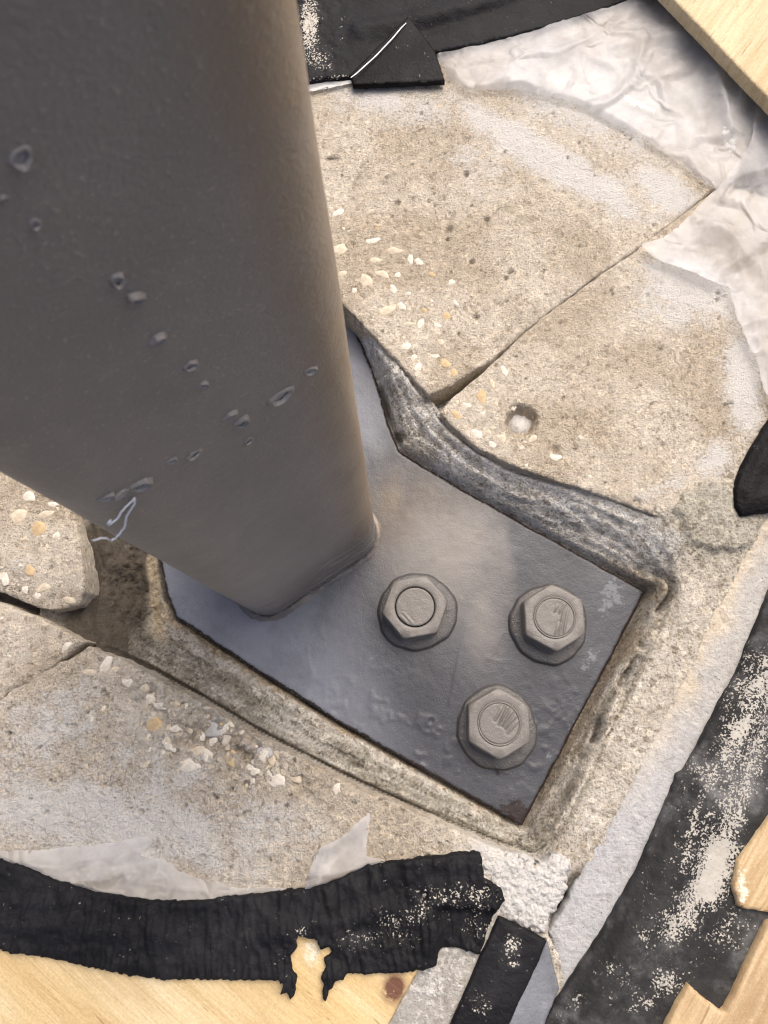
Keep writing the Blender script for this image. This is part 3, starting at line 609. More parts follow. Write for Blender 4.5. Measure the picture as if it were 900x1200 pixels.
mesh_obj('tube', V, Fq, M_POST, post, True, {'film': film, 'film_light_col': np.tile((.32, .218, .112), (len(V), 1)), 'wear': np.zeros(len(V)), 'rust_shade': np.zeros(len(V)),
         'streak': sst(62, 6, V[:, 2] - .55 * V[:, 0]) * 1.0}, local=True)
# weld bead round the foot
prof = [(-.6, 1.9), (.1, 1.8), (.4, 1.2), (.8, .8), (1.4, .6), (2.2, .4), (3.0, -.3)]
wr = densify(outline(SIDE / 2, RAD), 1.2); nw = len(wr); nrm = np.array([(wr[(i + 1) % nw] - wr[i - 1])[::-1] * (1, -1) for i in range(nw)]); nrm /= np.linalg.norm(nrm, axis=1)[:, None]
Vw = []; arcw = np.arange(nw) * 1.2
for k, (o_, h_) in enumerate(prof):
    j = (.75 * fbm(arcw / 5, np.full(nw, k * .7), 611, 3) + .25 * np.sin(arcw * 2.1)) * (0 if k == 0 else 1)
    Vw.append(np.concatenate([wr + nrm * (o_ + j * .8)[:, None] if isinstance(o_ + j, np.ndarray) else wr, (h_ + j * .7 * (k < 5))[:, None]], 1))
Vw = np.concatenate(Vw); I = np.arange(nw)
Fw = np.concatenate([np.stack([(k + 1) * nw + I, (k + 1) * nw + (I + 1) % nw, k * nw + (I + 1) % nw, k * nw + I], 1) for k in range(len(prof) - 1)])
nV = len(Vw); wc = blobs(Vw[:, 0], Vw[:, 1], [(40, -22, 14, 14, 0, 1)])
mesh_obj('weld_bead', Vw, Fw, M_POST, post, True, {'film': np.full(nV, .85), 'film_light_col': np.array([.055, .054, .057]) * (1 - wc)[:, None] + np.array([.13, .09, .05]) * wc[:, None], 'wear': np.zeros(nV), 'rust_shade': np.maximum(.45 * wc, np.repeat([.6, .6, .5, .3, .2, .2, .2], nw)), 'streak': np.zeros(nV)}, local=True)  # shadow of the foot seam painted as dark weld colour
# paint blisters on the seen face
def face_hit(px, py):
    d = WC.T @ np.array([px - 450, -(py - 600), -F_PX]); n = np.array([fv[0], fv[1], 0])
    t = (FACE_D) / (d @ n); p = np.array([0, 0, CAM_H]) + t * d
    return (p[:2] - FC0) @ fu, p[2], t
def blister(px, py, rpx, h=.8, asp=1.0, rot=0, seed=0, pit=.75):
    u, hz, t = face_hit(px, py)
    r = rpx * t * 1.0          # t = distance along the ray per focal pixel
    na, rr = 28, [0, .3, .5, .62, .74, .9, 1.02, 1.15]; h *= 1.15; hh = [.22, .16, .06, .8, 1.0, .75, .08, -.12]
    V = []; Fs = []; R_ = np.random.default_rng(seed + 5)
    ph = R_.uniform(0, 6.28, 4)
    for i, (q, e) in enumerate(zip(rr, hh)):
        for j in range(na if i else 1):
            a = 2 * math.pi * j / na; w_ = 1 + .13 * math.cos(2 * a + ph[0]) + .08 * math.cos(3 * a + ph[1]) + .05 * math.cos(5 * a + ph[2])
            x = r * q * w_ * math.cos(a) * asp; z = r * q * w_ * math.sin(a) / asp; c, s = math.cos(rot), math.sin(rot)
            X_, Z_ = u + x * c - z * s, hz + x * s + z * c; y = -SIDE / 2 - h * e * (1 + (.45 * math.cos(a + ph[3]) if 0 < e else 0)) + .02
            over = abs(X_) - (SIDE / 2 - RAD)
            if over > 0: y += RAD - math.sqrt(max(0, RAD ** 2 - min(over, RAD) ** 2))
            V.append((X_, y, Z_))
    for j in range(na): Fs.append((0, 1 + (j + 1) % na, 1 + j))
    for i in range(len(rr) - 2):
        for j in range(na):
            a = 1 + i * na + j; b = 1 + i * na + (j + 1) % na; Fs.append((a, b, b + na, a + na))
    n = len(V)
    return mesh_obj('paint_blister', V, Fs, M_POST, post, True, {'film': np.concatenate([[.7], np.repeat([.8, .7, .3, .1, .0, 0, 0], na)]), 'film_light_col': np.tile((.46, .42, .37), (n, 1)), 'wear': np.zeros(n), 'rust_shade': np.concatenate([[.1], np.repeat([.2, .55, .25, 0, 0, .4, .4], na)]), 'streak': np.zeros(n)}, local=True)  # lit pit centre and shaded ring painted into the blister colour
for i, (px, py, r, h, asp, rot) in enumerate([(24, 184, 15, .5, 1, 0), (41, 262, 7, .35, 1.1, .3), (137, 328, 9, .55, 1, 0), (160, 350, 11, .6, 1, 0), (185, 398, 10, .55, 1.1, 0), (223, 428, 8, .5, 1.1, 0), (238, 451, 6.5, .45, 1, 0),
        (363, 434, 8, .5, 1.15, 0), (328, 464, 14, .75, 1.2, 0), (269, 487, 9, .55, 1.2, 0), (282, 495, 11, .7, 1.15, .3), (291, 516, 6, .45, 1.2, 0), (227, 532, 8.5, .5, 1.25, 0), (201, 540, 7, .4, 1.2, 0), (164, 568, 13, .8, 1.25, 0),
        (141, 578, 8, .6, 1.5, .0), (124, 584, 7, .5, 1.6, .0), (5, 233, 6, .3, 1, 0)]):
    blister(px, py, r, h, asp, rot, i)

# base plate (welded to the post)
def plate_z(x, y, d, a):
    X, Y = to_px(np.stack([x, y, np.zeros_like(x)], 1))
    z = .22 * fbm(x / 40, y / 40, 700, 2) + .10 * fbm(x / 5, y / 5, 701, 4, .6)
    fl = blobs(X, Y, [(480, 880, 160, 60, 30, 1), (650, 880, 60, 80, 0, .8)])
    z += fl * .42 * sst(.05, .4, fbm(x / 5 + .6 * fbm(x / 9, y / 9, 4), y / 5, 702, 4, .6))
    for pl, h in (([(527, 826), (540, 760), (548, 735)], .5), ([(590, 740), (577, 765), (572, 772)], .5), ([(572, 772), (590, 776)], .4), ([(540, 700), (530, 735)], .3), ([(360, 757), (365, 795), (402, 792)], .35), ([(660, 790), (676, 812)], .35)):
        q, _ = pdist(X, Y, pl); z += .4 * h * np.exp(-(q / 1.8) ** 2)
    q = np.hypot(X - 505, Y - 845); z += -.5 * np.exp(-(q / 3) ** 2) + .3 * np.exp(-((q - 5) / 2) ** 2)
    return z
def plate_at(V, d, a):
    X, Y = to_px(V); n = fbm(V[:, 0] / 14, V[:, 1] / 14, 710, 4, .6)
    sheen = blobs(X, Y, [(530, 640, 80, 80, 0, 1.1), (566, 720, 26, 60, 0, .8)]) * sst(604, 590, X + 5 * n - .12 * (Y - 640))  # reflection patch with its edge, painted into the plate colour
    sky_sheen = np.clip(sst(470, 330, X - .25 * (Y - 700)) * sst(560, 700, Y) + .7 * sst(470, 440, X) * sst(560, 500, Y), 0, 1)  # bluish sky reflection painted into the left of the plate
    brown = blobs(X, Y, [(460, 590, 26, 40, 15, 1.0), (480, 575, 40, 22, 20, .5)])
    film = np.clip(np.maximum(np.maximum(sheen * .95, sky_sheen * .85), brown * .6), 0, 1)
    C = (np.array([.18, .168, .154]) * (sheen + .001)[:, None] + np.array([.20, .212, .245]) * (sky_sheen + .001)[:, None] + np.array([.17, .125, .075]) * (brown * 1.6)[:, None]) / (sheen + sky_sheen + brown * 1.6 + .002)[:, None]
    wear = blobs(X, Y, [(715, 700, 26, 46, 25, .56), (692, 770, 16, 44, 28, .52), (668, 850, 14, 40, 28, .5), (640, 890, 14, 30, 28, .48), (560, 800, 60, 30, 0, .36), (430, 770, 30, 30, 0, .42), (650, 665, 40, 14, 30, .40), (375, 755, 14, 22, -30, .5)])
    rust_shade = np.maximum(blobs(X, Y, [(606, 952, 40, 26, 20, .62), (585, 905, 30, 8, 20, .5), (630, 925, 10, 18, 28, .45)]), .66 * sst(2.8, .2, d))
    return {'film': film, 'film_light_col': C, 'wear': wear, 'rust_shade': rust_shade}
post.rotation_euler[2] = PHI
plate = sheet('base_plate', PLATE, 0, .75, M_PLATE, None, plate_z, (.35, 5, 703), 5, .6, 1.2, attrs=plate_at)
plate.parent = post; plate.matrix_parent_inverse = Matrix.Identity(4)
pl_w = Vector(plate.location); R_i = Matrix.Rotation(-PHI, 4, 'Z')
plate.location = R_i @ (pl_w - Vector(post.location)); plate.rotation_euler[2] = -PHI

# ------------------------------------------------------------------ anchor bolts
def polar(name, rings, mat, parent, na=72, rfun=None, zadd=None, fill=True, off=(0, 0)):
    V = []; t = np.arange(na) * 2 * math.pi / na
    for (r, z, k) in rings:
        rad = r * (rfun(t) if (rfun and k) else np.ones(na))
        x = off[0] + rad * np.cos(t); y = off[1] + rad * np.sin(t); zz = np.full(na, float(z))
        if zadd: zz = zz + zadd(x, y, rad, z)
        V.append(np.stack([x, y, zz], 1))
    V = np.concatenate(V); I = np.arange(na); nR = len(rings)
    Fs = np.concatenate([np.stack([k * na + I, k * na + (I + 1) % na, (k + 1) * na + (I + 1) % na, (k + 1) * na + I], 1) for k in range(nR - 1)]).tolist()
    if fill: Fs.append(list(range((nR - 1) * na, nR * na)))
    return mesh_obj(name, V, Fs, mat, parent, True, None, local=True)
def anchor_bolt(px, py, washer_px, rot, ridges, label, seed, nut_h=9.5, tilt=(0, 0)):
    top = un(px, py, 12.3); wpt = un(washer_px[0], washer_px[1], 2.5)
    e = empty('anchor_bolt', (top[0], top[1], 0)); tag(e, label, 'bolt', 'painted anchor bolts on the base plate')
    off = (wpt[0] - top[0], wpt[1] - top[1]); rn = np.random.default_rng(seed); ph = rn.uniform(0, 6.28, 4)
    wob = lambda t: 1 + .02 * np.cos(2 * t + ph[0]) + .02 * np.cos(3 * t + ph[1]) + .012 * np.cos(7 * t + ph[2]) + .008 * np.cos(13 * t + ph[3])
    polar('washer', [(17.6, -.3, 1), (17.0, .2, 1), (16.6, .7, 1), (16.5, 1.7, 1), (16.2, 2.3, 1), (15.6, 2.6, 1), (13, 2.75, 1), (8, 2.7, 1)], M_WASH, e, 72, wob,
          lambda x, y, r, z: .16 * fbm(x / 3, y / 3, seed, 3) if z > 0 else 0 * x, off=off)
    A = 12.3; th0 = math.radians(rot)
    def hexr(t):
        s = sum(np.maximum(0, np.cos(t - (th0 + math.radians(30 + 60 * k)))) ** 34 for k in range(6)); return 1 / s ** (1 / 34.)
    rc = A * 1.05; t = np.arange(96) * 2 * math.pi / 96; hx = A * hexr(t); zs = nut_h - np.maximum(0, hx - rc) * .62
    rows = []; z0 = 2.7
    for (rad, zz) in ((hx + .6, np.full(96, z0)), (hx + .15, np.full(96, z0 + .4)), (hx, np.full(96, z0 + 1.2)), (hx, z0 + zs - .9), (hx - .12, z0 + zs - .35), (hx - .45, z0 + zs + .0), (np.minimum(hx - .9, rc - .3), z0 + nut_h + 0 * zs),
                      (np.full(96, 10.2), z0 + nut_h + .1 + 0 * zs), (np.full(96, 9.0), z0 + nut_h + .05 + 0 * zs), (np.full(96, 8.55), z0 + nut_h - .15 + 0 * zs), (np.full(96, 8.3), z0 + nut_h - 1.3 + 0 * zs)):
        x = rad * np.cos(t); y = rad * np.sin(t); n = .09 * fbm(x / 2.5 + zz, y / 2.5, seed + 3, 3); rows.append(np.stack([x * (1 + n / 12), y * (1 + n / 12), zz + n], 1))
    Vn = np.concatenate(rows); I = np.arange(96)
    nut = mesh_obj('nut', Vn, np.concatenate([np.stack([k * 96 + I, k * 96 + (I + 1) % 96, (k + 1) * 96 + (I + 1) % 96, (k + 1) * 96 + I], 1) for k in range(len(rows) - 1)]), M_NUT, e, True, None, local=True)
    zt = z0 + nut_h + .25
    def wr_(x, y, r, z):
        q = .08 * fbm(x / 3, y / 3, seed + 7, 3)
        for (x0, y0, x1, y1, h) in ridges:
            dd, run = pdist(x, y, [(x0, y0), (x1, y1)]); q = q + 1.7 * h * np.exp(-(dd / .34) ** 2) * np.sin(np.clip(run, .02, .98) * math.pi) ** .4 - .4 * h * np.exp(-((dd - .9) / .4) ** 2)
        return q * (r < 7.7) * (z > zt - .5)
    polar('stud', [(8.0, zt - 5, 0), (8.0, zt - .35, 0), (7.85, zt - .1, 0), (7.55, zt, 0)] + [(r, zt + .02, 0) for r in np.arange(7.2, .3, -.45)], M_NUT, e, 96, None, wr_)
    if seed != 31:
        # lifted rim of the paint skin where stud and nut meet
        polar('paint_skin', [(8.75, zt - .25, 0), (8.5, zt + .22, 0), (8.2, zt + .25, 0), (7.95, zt - .2, 0)], M_NUT, nut, 72, None, lambda x, y, r, z: .35 * np.minimum(0, fbm(x / 2.2, y / 2.2, seed + 12, 3)) , fill=False)
    return e
anchor_bolt(486.5, 711, (489, 716.5), 10, [(-6, -4, -3.5, -6.5, .25), (-5, -2.5, -1, -7, .2)], 'anchor bolt with a smooth stud end, right beside the foot of the post', 31)
anchor_bolt(650, 723.5, (643.5, 731), 31, [(1.5, -7, 4.5, 5.5, .45), (3.3, -6.4, 5.6, 3.5, .4), (-.4, -7.2, 1.8, -2.5, .35), (2, 2, 4.5, 6, .35), (0, 2.5, 1.5, 5, .25)], 'anchor bolt with long parallel paint wrinkles across its stud, farthest from the rusty corner', 52)
anchor_bolt(585, 848, (583, 853), 29, [(0, 0, 3.8, 6.6, .5), (1.4, -.6, 5.6, 5.2, .5), (2.6, -1.6, 6.8, 3.2, .5), (3.2, -3.4, 7.2, .8, .4), (-1.6, 1.6, 1.2, 6.2, .35)], 'anchor bolt with fanned crumpled paint on its stud, by the rusty plate corner', 73)

# ------------------------------------------------------------------ white thread stuck to the post
def tube_path(name, pts, r, mat, na=6):
    pts = [np.array(p, float) for p in pts]; V = []; n = len(pts)
    for i, p in enumerate(pts):
        t = pts[min(i + 1, n - 1)] - pts[max(i - 1, 0)]; t /= np.linalg.norm(t); a = np.cross(t, (0, 0, 1.)); a /= np.linalg.norm(a) + 1e-9; b = np.cross(t, a)
        rr = r * (.55 if i in (0, n - 1) else 1)
        for k in range(na): th = 2 * math.pi * k / na; V.append(p + rr * (a * math.cos(th) + b * math.sin(th)))
    Fs = [(i * na + k, i * na + (k + 1) % na, (i + 1) * na + (k + 1) % na, (i + 1) * na + k) for i in range(n - 1) for k in range(na)]
    return mesh_obj(name, V, Fs, mat)
def on_face(px, py, lift=.5):
    u, h, _ = face_hit(px, py); p = FC0 + fu * u - fv * lift; return (p[0], p[1], h)
th = [(123, 611), (127, 606), (126, 612), (131, 608), (136, 603), (140, 596), (147, 589), (153, 583), (156, 580), (155, 587), (152, 593), (146, 601), (145, 610), (143, 616), (138, 622), (133, 628), (127, 630), (122, 627), (116, 627), (111, 629), (108, 630), (104, 629)]
th2 = []
for a, b in zip(th[:-1], th[1:]):
    for k in range(3): th2.append((a[0] + (b[0] - a[0]) * k / 3 + rng.uniform(-.5, .5), a[1] + (b[1] - a[1]) * k / 3 + rng.uniform(-.5, .5)))
tag(tube_path('thread', [on_face(*p, lift=.7) for p in th2], .24, M_FIBRE), 'short kinked white thread stuck to the paint low on the steel post', 'thread')

# ------------------------------------------------------------------ polythene sheets
def folds(lst):
    """lst: (polyline px, height mm, width px) -> relief"""
    def f(X, Y):
        z = np.zeros_like(X)
        for pl, h, w_ in lst:
            q, r = pdist(X, Y, pl); z = z + h * np.exp(-np.abs(q / w_) ** 1.25) * np.sin(np.clip(r, .06, .94) * math.pi) ** .5
        return z
    return f
def film(name, poly, z0, lab, fl, seed, mat, dustl=(), amp=2.0, parent=None, group='polythene sheets round the recess', lift=.0, cell=1.0):
    ff = folds(fl)
    def zf(x, y, d, a):
        X, Y = to_px(np.stack([x, y, np.full_like(x, z0)], 1))
        rid = 1 - np.abs(fbm(x / 26 + .5 * fbm(x / 40, y / 40, seed + 2, 2), y / 26, seed, 3)) * 2
        rid2 = 1 - np.abs(fbm(x / 9, y / 9, seed + 7, 3)) * 2; rid3 = 1 - np.abs(fbm(x / 18 + 2, y / 18, seed + 11, 2)) * 3.2
        return np.maximum(.95 * ff(X, Y) + .75 * amp * rid * .55 + amp * .14 * rid2 + amp * .3 * np.maximum(rid3, 0) ** 3 + lift * np.exp(-d / 4), .15) * sst(-.5, 3, d + 1.2 * lift + 1.0)
    def at(V, d, a):
        X, Y = to_px(V); return {'dust': blobs(X, Y, dustl) if dustl else np.zeros(len(V))}
    o = sheet(name, poly, z0, cell, mat, parent, zf, (.8, 9, seed + 30), 0, 0, 1, skirt=False, attrs=at)
    return tag(o, lab, 'plastic sheet', group)
film('plastic_sheet', [(509, 64), (524, 90), (546, 110), (607, 107), (676, 125), (738, 156), (788, 188), (837, 224), (872, 205), (1010, 160), (1060, -200), (700, -200), (700, 12), (600, 43)], 20.6,
     'cloudy polythene sheet lying between the black tape and the pale plywood', [([(540, 105), (640, 70), (790, 40)], 5, 40), ([(820, 42), (850, 150), (865, 190)], 6, 14), ([(700, 70), (820, 42)], 4, 16), ([(515, 70), (545, 108)], 2.5, 10), ([(560, 90), (700, 130), (830, 215)], 2.0, 16), ([(862, 130), (872, 100), (884, 90)], 5, 7)],
     801, M_FILM, [(745, 120, 40, 6, 25, .75), (855, 165, 10, 26, -20, .75), (690, 100, 60, 30, 20, .3), (630, 95, 60, 20, 0, .35), (820, 210, 60, 10, 30, .6)], 2.2)
film('plastic_sheet', [(888, 113), (873, 180), (838, 224), (792, 270), (770, 284), (748, 290), (763, 306), (813, 327), (852, 341), (862, 385), (880, 420), (894, 470), (960, 520), (1060, 560), (1060, 100), (960, 80)], 21.6,
     'lifted flap of polythene curling over the joint between the two big slabs', [([(800, 275), (870, 270), (900, 260)], 3, 22), ([(815, 258), (860, 290), (880, 310)], 4, 9), ([(770, 300), (850, 338)], 2.5, 8), ([(880, 150), (850, 235)], 3, 10), ([(868, 340), (890, 420), (900, 480)], 3, 10), ([(860, 388), (900, 375)], 3, 8), ([(885, 300), (900, 350)], 3, 8)],
     831, M_FILM, [(880, 400, 20, 60, 0, .3)], 2.0, lift=1.6)
film('plastic_sheet', [(-90, 1000), (0, 998), (60, 995), (110, 990), (176, 980), (180, 987), (160, 1002), (192, 1006), (210, 1022), (270, 1040), (350, 1042), (350, 1080), (-90, 1080)], 20.7,
     'thin strip of polythene showing along the long crinkled tape above the yellow board', [([(0, 1010), (80, 1015), (170, 995)], 2.2, 9), ([(100, 1030), (190, 1015)], 2, 8), ([(150, 1030), (250, 1045)], 1.6, 7)], 861, M_FILM_THIN, [(100, 1000, 80, 12, 0, .3)], 1.3, cell=.9)
film('plastic_sheet', [(350, 1070), (360, 1030), (367, 1008), (376, 992), (407, 975), (434, 949), (430, 985), (430, 1001), (447, 1005), (470, 1040), (470, 1070)], 20.9,
     'pointed scrap of polythene sticking up from under the crinkled tape', [([(372, 1030), (385, 990), (430, 955)], 3, 9), ([(395, 1025), (428, 1000)], 2.2, 8)], 871, M_FILM, [], 1.4, lift=.8, cell=.9)

# ------------------------------------------------------------------ timber
def board(name, poly, z0, thick, mat, lab, seed, dirtl=(), dustl=(), grp=None, edge=(.35, 6), zf=None):
    def at(V, d, a):
        X, Y = to_px(V); return {'dirt_shade': blobs(X, Y, dirtl) if dirtl else np.zeros(len(V)), 'dust': blobs(X, Y, dustl) if dustl else np.zeros(len(V))}
    o = sheet(name, poly, z0, 1.0, mat, None, zf or (lambda x, y, d, a: .12 * fbm(x / 12, y / 12, seed, 3)), (edge[0], edge[1], seed), thick, .35, .8, attrs=at, pull=.85)
    return tag(o, lab, 'board', grp)
board('plywood_board', [(790, 0), (898, 112), (1010, 230), (1180, 120), (1100, -330), (560, -330), (650, -146)], 36, 6, M_PLY, 'pale plywood board lying across the far end of the polythene sheet', 901)
board('pine_board', [(-200, 1070), (0, 1085), (200, 1110), (350, 1085), (515, 1110), (490, 1137), (455, 1200), (380, 1340), (300, 1430), (-200, 1430)], 21.8, 12, M_PINE, 'yellow pine board with a dark brown knot mark under the torn crinkled tape', 911,
      [(462, 1158, 11, 14, 10, 2.2)], [(365, 1115, 18, 26, 0, .6), (300, 1150, 200, 8, 0, .35)])
board('pine_board', [(905, 955), (866, 1008), (861, 1040), (868, 1064), (905, 1070), (1100, 1085), (1100, 860)], 26, 4, M_PINE_D, 'brown timber offcut with pale fibres along the dusty tape', 921, [], [(870, 1040, 14, 40, 0, .55)], edge=(.25, 2.5))
board('pine_board', [(902, 1082), (880, 1128), (850, 1189), (830, 1176), (808, 1155), (792, 1184), (760, 1250), (700, 1430), (1100, 1430), (1100, 1000)], 27, 4, M_PINE_D, 'notched brown timber piece overlapping the end of the dusty tape', 931, [(890, 1180, 40, 60, 20, .3)], [(812, 1165, 18, 10, 0, .4)], edge=(.25, 2.5))
def fl_at(V, d, a):
    n = fbm(V[:, 0] / 9, V[:, 1] / 9, 941); return {'tint': np.array([.36, .345, .31]) * (1 + .1 * n)[:, None], 'dust': np.full(len(V), .28), 'dirt_shade': .25 + .2 * n}
fl = sheet('fibre_panel', [(592, 1052), (578, 1105), (528, 1200), (470, 1330), (380, 1330), (455, 1200), (500, 1118), (545, 1060)], 20.9, .8, M_STRIP, None, lambda x, y, d, a: .25 * fbm(x / 6, y / 6, 942, 4, .6), (.3, 6, 943), 6, .6, 1.2, attrs=fl_at)
tag(fl, 'narrow grey cement panel between the pine board and the short tape piece', 'panel')

# ------------------------------------------------------------------ tapes
def tape(name, poly, z0, lab, zf, seed, dustl, mat=M_TAPE, thick=1.6, edge=(.6, 4), parent=None, cell=.7, dfun=None, rnd=.5):
    def zz(x, y, d, a):
        X, Y = to_px(np.stack([x, y, np.full_like(x, z0)], 1)); return zf(x, y, X, Y, d)
    def at(V, d, a):
        X, Y = to_px(V); q = blobs(X, Y, dustl)
        if dfun: q = np.maximum(q, dfun(V[:, 0], V[:, 1], X, Y))
        return {'dust': np.maximum(q, .06)}
    o = sheet(name, poly, z0, cell, mat, parent, zz, (edge[0], edge[1], seed), thick, rnd, 1.0, attrs=at)
    if not parent: tag(o, lab, 'tape')
    return o
# long crinkled tape at the bottom
T1c = [(-100, 1030), (0, 1055), (100, 1088), (200, 1100), (300, 1096), (400, 1080), (480, 1065), (600, 1050)]
def t1z(x, y, X, Y, d):
    q, run = pdist(X, Y, T1c); s = run * 700
    low = sst(-10, 45, Y - np.interp(X, [p[0] for p in T1c], [p[1] for p in T1c]))
    cr = np.sin(s / 1.2 + 4.5 * fbm(x / 9, y / 14, 951, 3) + .02 * Y) * (.06 + .42 * low * np.clip(.35 + 1.5 * fbm(x / 14, y / 10, 952, 3), 0, 1.3)) + .5 * low * fbm(s / 2.2, Y / 30, 957, 3)
    z = cr + 1.9 * fbm(x / 16, y / 16, 953, 4, .6) + .8 * fbm(x / 5, y / 5, 954, 3) + 1.0 * (1 - np.abs(fbm(s / 9, Y / 60, 958, 2)) * 3).clip(0) ** 2
    fl_, _ = pdist(X, Y, [(0, 1075), (120, 1085), (260, 1100), (400, 1075), (520, 1045)]); z += 1.6 * np.exp(-(fl_ / 14) ** 2) * np.clip(.6 + 1.2 * fbm(x / 22, y / 22, 955, 3), 0, 2)
    z += 1.2 * np.exp(-(np.hypot((X - 505) / 14, (Y - 1095) / 40)) ** 2) * 2
    fold = sst(508, 520, X - .12 * (Y - 1100)) * sst(1055, 1068, Y - .1 * (X - 520)); z -= 2.6 * fold
    return np.maximum(z + 3.0, .5)
t1 = tape('cloth_tape', [(-200, 950), (0, 1005), (30, 1014), (70, 1032), (110, 1044), (180, 1055), (235, 1055), (275, 1049), (360, 1041), (385, 1034), (430, 1013), (480, 1006), (540, 998), (563, 998), (566, 1028), (586, 1040), (590, 1052), (574, 1082), (562, 1118),
     (535, 1110), (515, 1110), (511, 1127), (492, 1135), (440, 1138), (405, 1139), (402, 1146), (394, 1145), (392, 1153), (386, 1158), (383, 1171), (379, 1166), (381, 1150), (377, 1143), (383, 1131), (381, 1121), (389, 1113), (386, 1106), (377, 1108), (371, 1098), (360, 1096), (352, 1092), (347, 1099), (349, 1108), (341, 1118), (343, 1134), (349, 1143), (346, 1164), (341, 1168), (338, 1159), (331, 1160), (334, 1149), (328, 1144), (270, 1146), (200, 1145), (150, 1140), (90, 1126), (40, 1116), (0, 1110), (-200, 1060)],
     21.4, 'long crinkled black cloth tape with a torn hole, along the yellow board', t1z, 956,
     [(480, 1075, 50, 22, -10, .32), (520, 1050, 60, 18, 0, .33), (560, 1050, 25, 16, 0, .45), (350, 1095, 16, 12, 0, .4), (555, 1085, 20, 20, 0, .3), (440, 1100, 60, 14, 0, .3), (240, 1090, 200, 10, 5, .12)], edge=(.6, 2.0), thick=4.0)
# tape at the far edge with its folded flap
def t0z(x, y, X, Y, d):
    q, r = pdist(X, Y, [(420, 40), (560, 12), (700, -25)]); q2, r2 = pdist(X, Y, [(440, 55), (560, 22), (640, -5)])
    z = 2.4 * np.exp(-(q / 10) ** 2) - 1.0 * np.exp(-(q2 / 6) ** 2) + .8 * fbm(x / 15, y / 15, 961, 3) + (.9 * sst(440, 370, X)) * fbm(x / 4, y / 4, 962, 4, .65) + .15 * fbm(x / 3, y / 3, 963, 3)
    return np.maximum(z + 2.0, .4)
t0 = tape('cloth_tape', [(250, 100), (340, 106), (362, 99), (380, 95), (412, 92), (440, 94), (505, 92), (509, 65), (560, 55), (620, 40), (680, 23), (742, 0), (860, -60), (860, -330), (100, -330)], 21.2,
          'black cloth tape with a folded-over flap, far behind the post', t0z, 964, [(362, 30, 12, 40, 0, .75), (375, 70, 22, 14, 0, .4), (400, 90, 60, 5, -5, .3)], thick=2.5)
def flz(x, y, X, Y, d): return 3.4 + .9 * sst(70, 25, Y) - .8 * sst(80, 100, Y) + .18 * fbm(x / 9, y / 9, 965, 3)
flap = tape('flap', [(411, 92), (478, 27), (509, 65), (521, 99), (470, 102), (414, 104)], 21.4, None, flz, 966, [(0, 0, 1, 1, 0, 0)], M_TAPE_SMOOTH, 2.2, (.25, 4), t0)
e0 = [un(*p, 26.2) for p in [(411, 91), (418, 86), (440, 66), (460, 45), (470, 33), (476, 27)]]
ed = tube_path('edge_highlight', e0, .32, M_FIBRE); ed.location = Vector(ed.location) - world_loc(flap); ed.parent = flap  # white highlight along the flap edge, built as a thin strand
# bright torn liner under that tape
film('tape_liner', [(352, 110), (357, 100), (385, 96), (412, 94), (416, 97), (396, 101), (372, 106)], 20.9, 'thin white torn liner peeping out under the far black tape', [], 967, M_FILM, [(380, 100, 60, 20, 0, 1)], .5, group=None, cell=.8)
# scrap of tape at the edge of the right-hand slab
def t4z(x, y, X, Y, d): return 4.0 + .9 * fbm(x / 14, y / 14, 971, 3) - 1.6 * sst(6, 0, d)
tape('cloth_tape', [(905, 484), (886, 514), (868, 545), (858, 574), (860, 596), (866, 606), (905, 599), (1000, 590), (1000, 430)], 20.5, 'clean smooth black tape end beside the broken rim of the right slab', t4z, 972, [(0, 0, 1, 1, 0, 0)], M_TAPE_SMOOTH, 5, (.3, 5), rnd=.8)
# wide dusty tape on the right
def t2z(x, y, X, Y, d):
    q, r = pdist(X, Y, [(900, 760), (850, 870), (790, 990), (720, 1120), (660, 1230)]); q2, _ = pdist(X, Y, [(880, 850), (820, 980), (760, 1090), (700, 1190)]); q3, _ = pdist(X, Y, [(900, 700), (850, 830), (770, 970), (690, 1120), (640, 1210)])
    z = 2.6 + 3.0 * np.exp(-(q / 22) ** 2) + 1.6 * np.exp(-(q2 / 14) ** 2) - .8 * np.exp(-(q3 / 10) ** 2) + 1.2 * fbm(x / 20, y / 20, 981, 3)
    z += .45 * fbm((x * .45 + y * .89) / 16, (x * .89 - y * .45) / 2.6, 982, 4, .6) + .3 * fbm(x / 3, y / 3, 983, 3) - 1.8 * sst(8, 0, d)
    return np.maximum(z, .3)
def t2d(x, y, X, Y):
    q, r = pdist(X, Y, [(905, 800), (870, 850), (835, 905), (812, 960), (800, 1020)]); q2, _ = pdist(X, Y, [(890, 860), (868, 930), (850, 980), (830, 1040)]); q3, _ = pdist(X, Y, [(845, 1000), (815, 1060), (795, 1085)]); q4, _ = pdist(X, Y, [(880, 800), (850, 850)])
    n = fbm(x / 8, y / 8, 984, 4, .6)
    dd = .45 * np.exp(-(q / 7) ** 2) + .46 * np.exp(-(q2 / 18) ** 2) + .62 * np.exp(-(q3 / 26) ** 2) + .36 * np.exp(-(q4 / 22) ** 2)
    dd = np.maximum(dd, blobs(X, Y, [(778, 1150, 20, 15, 0, .62), (757, 1175, 14, 9, 20, .5), (740, 1185, 10, 12, 0, .4), (665, 1185, 26, 12, -40, .35), (850, 1090, 50, 40, 0, .32), (885, 830, 30, 50, 28, .55), (760, 1110, 80, 60, -55, .15), (860, 860, 30, 80, 28, .5), (895, 800, 30, 60, 28, .6), (820, 1000, 50, 90, 28, .34)]))
    return np.clip(dd + .28 * n * (dd > .05), 0, 1)
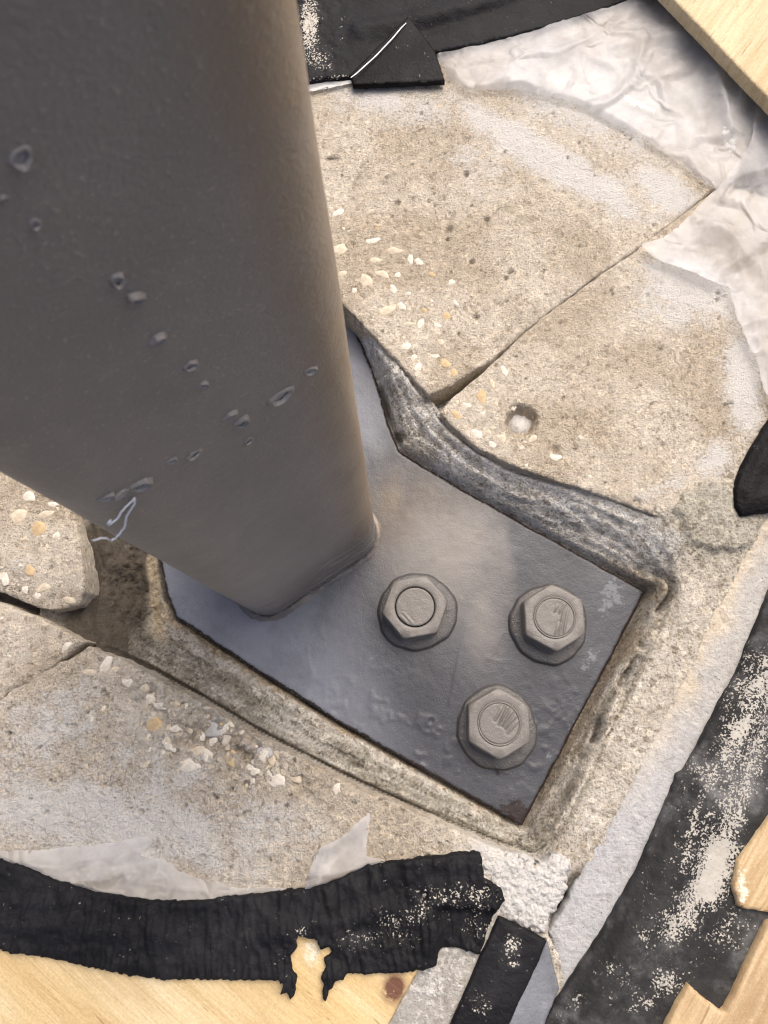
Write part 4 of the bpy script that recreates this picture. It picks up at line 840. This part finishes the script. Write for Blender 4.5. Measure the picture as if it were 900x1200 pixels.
tape('cloth_tape', [(1000, 480), (905, 688), (882, 742), (864, 787), (838, 836), (802, 902), (793, 907), (788, 925), (750, 1015), (710, 1085), (672, 1144), (652, 1174), (636, 1202), (590, 1330), (720, 1430), (850, 1260), (880, 1150), (920, 1090), (980, 1080), (1000, 900)], 20.6,
     'wide black tape covered with streaks of pale mortar dust, along the grey strip', t2z, 985, [(0, 0, 1, 1, 0, 0)], M_TAPE_DUSTY, 4, (.5, 6), dfun=t2d, rnd=.8)
# short tape piece with grey bevelled side
def t3z(x, y, X, Y, d): return 2.4 + .5 * fbm(x / 12, y / 12, 991, 3) + .2 * fbm(x / 3, y / 3, 992, 3)
t3 = tape('cloth_tape', [(584, 1073), (604, 1083), (640, 1101), (618, 1150), (594, 1200), (550, 1330), (480, 1330), (528, 1200), (563, 1118)], 21.0, 'short black tape piece with a plain grey side, beside the narrow cement panel', t3z, 993,
          [(600, 1108, 14, 16, 0, .5), (603, 1130, 8, 5, 0, .5), (560, 1180, 30, 30, 0, .2)], M_TAPE, 3, (.35, 5))
def t3b(x, y, X, Y, d): return 2.3 - 2.4 * sst(0, 30, (X - 640) * .9 + (Y - 1101) * .42) + .1 * fbm(x / 9, y / 9, 994, 3)
tape('grey_side', [(640, 1100), (656, 1158), (640, 1196), (600, 1330), (548, 1330), (592, 1200), (616, 1150)], 21.0, None, t3b, 995, [(0, 0, 1, 1, 0, 0)], M_TAPE_GREY, 3, (.2, 5), t3)

# ------------------------------------------------------------------ patch of white plaster crumbs
def cz(x, y, d, a):
    v = fbm(x / 1.5, y / 1.5, 1001, 3, .7); return 1.0 * v + .9 * np.abs(fbm(x / 1.2, y / 1.2, 1002, 2)) + 1.2 * sst(0, 3, d)
def cat_(V, d, a): return {'tint': np.tile((.42, .415, .40), (len(V), 1)), 'dust': np.full(len(V), .75), 'dirt_shade': .6 * sst(.1, .5, -fbm(V[:, 0] / 1.5, V[:, 1] / 1.5, 1001, 3, .7))}
cr = sheet('plaster_crumbs', [(560, 1012), (590, 1000), (612, 1004), (634, 1012), (650, 1003), (669, 1006), (671, 1018), (660, 1048), (647, 1072), (638, 1096), (618, 1090), (598, 1078), (584, 1070), (576, 1040)], 19.6, .55, M_CRUMB, None, cz, (2.2, 3.0, 1003), 4, .6, 1.5, attrs=cat_)
tag(cr, 'patch of white grainy plaster crumbs at the lower corner of the recess', 'plaster', kind='stuff')
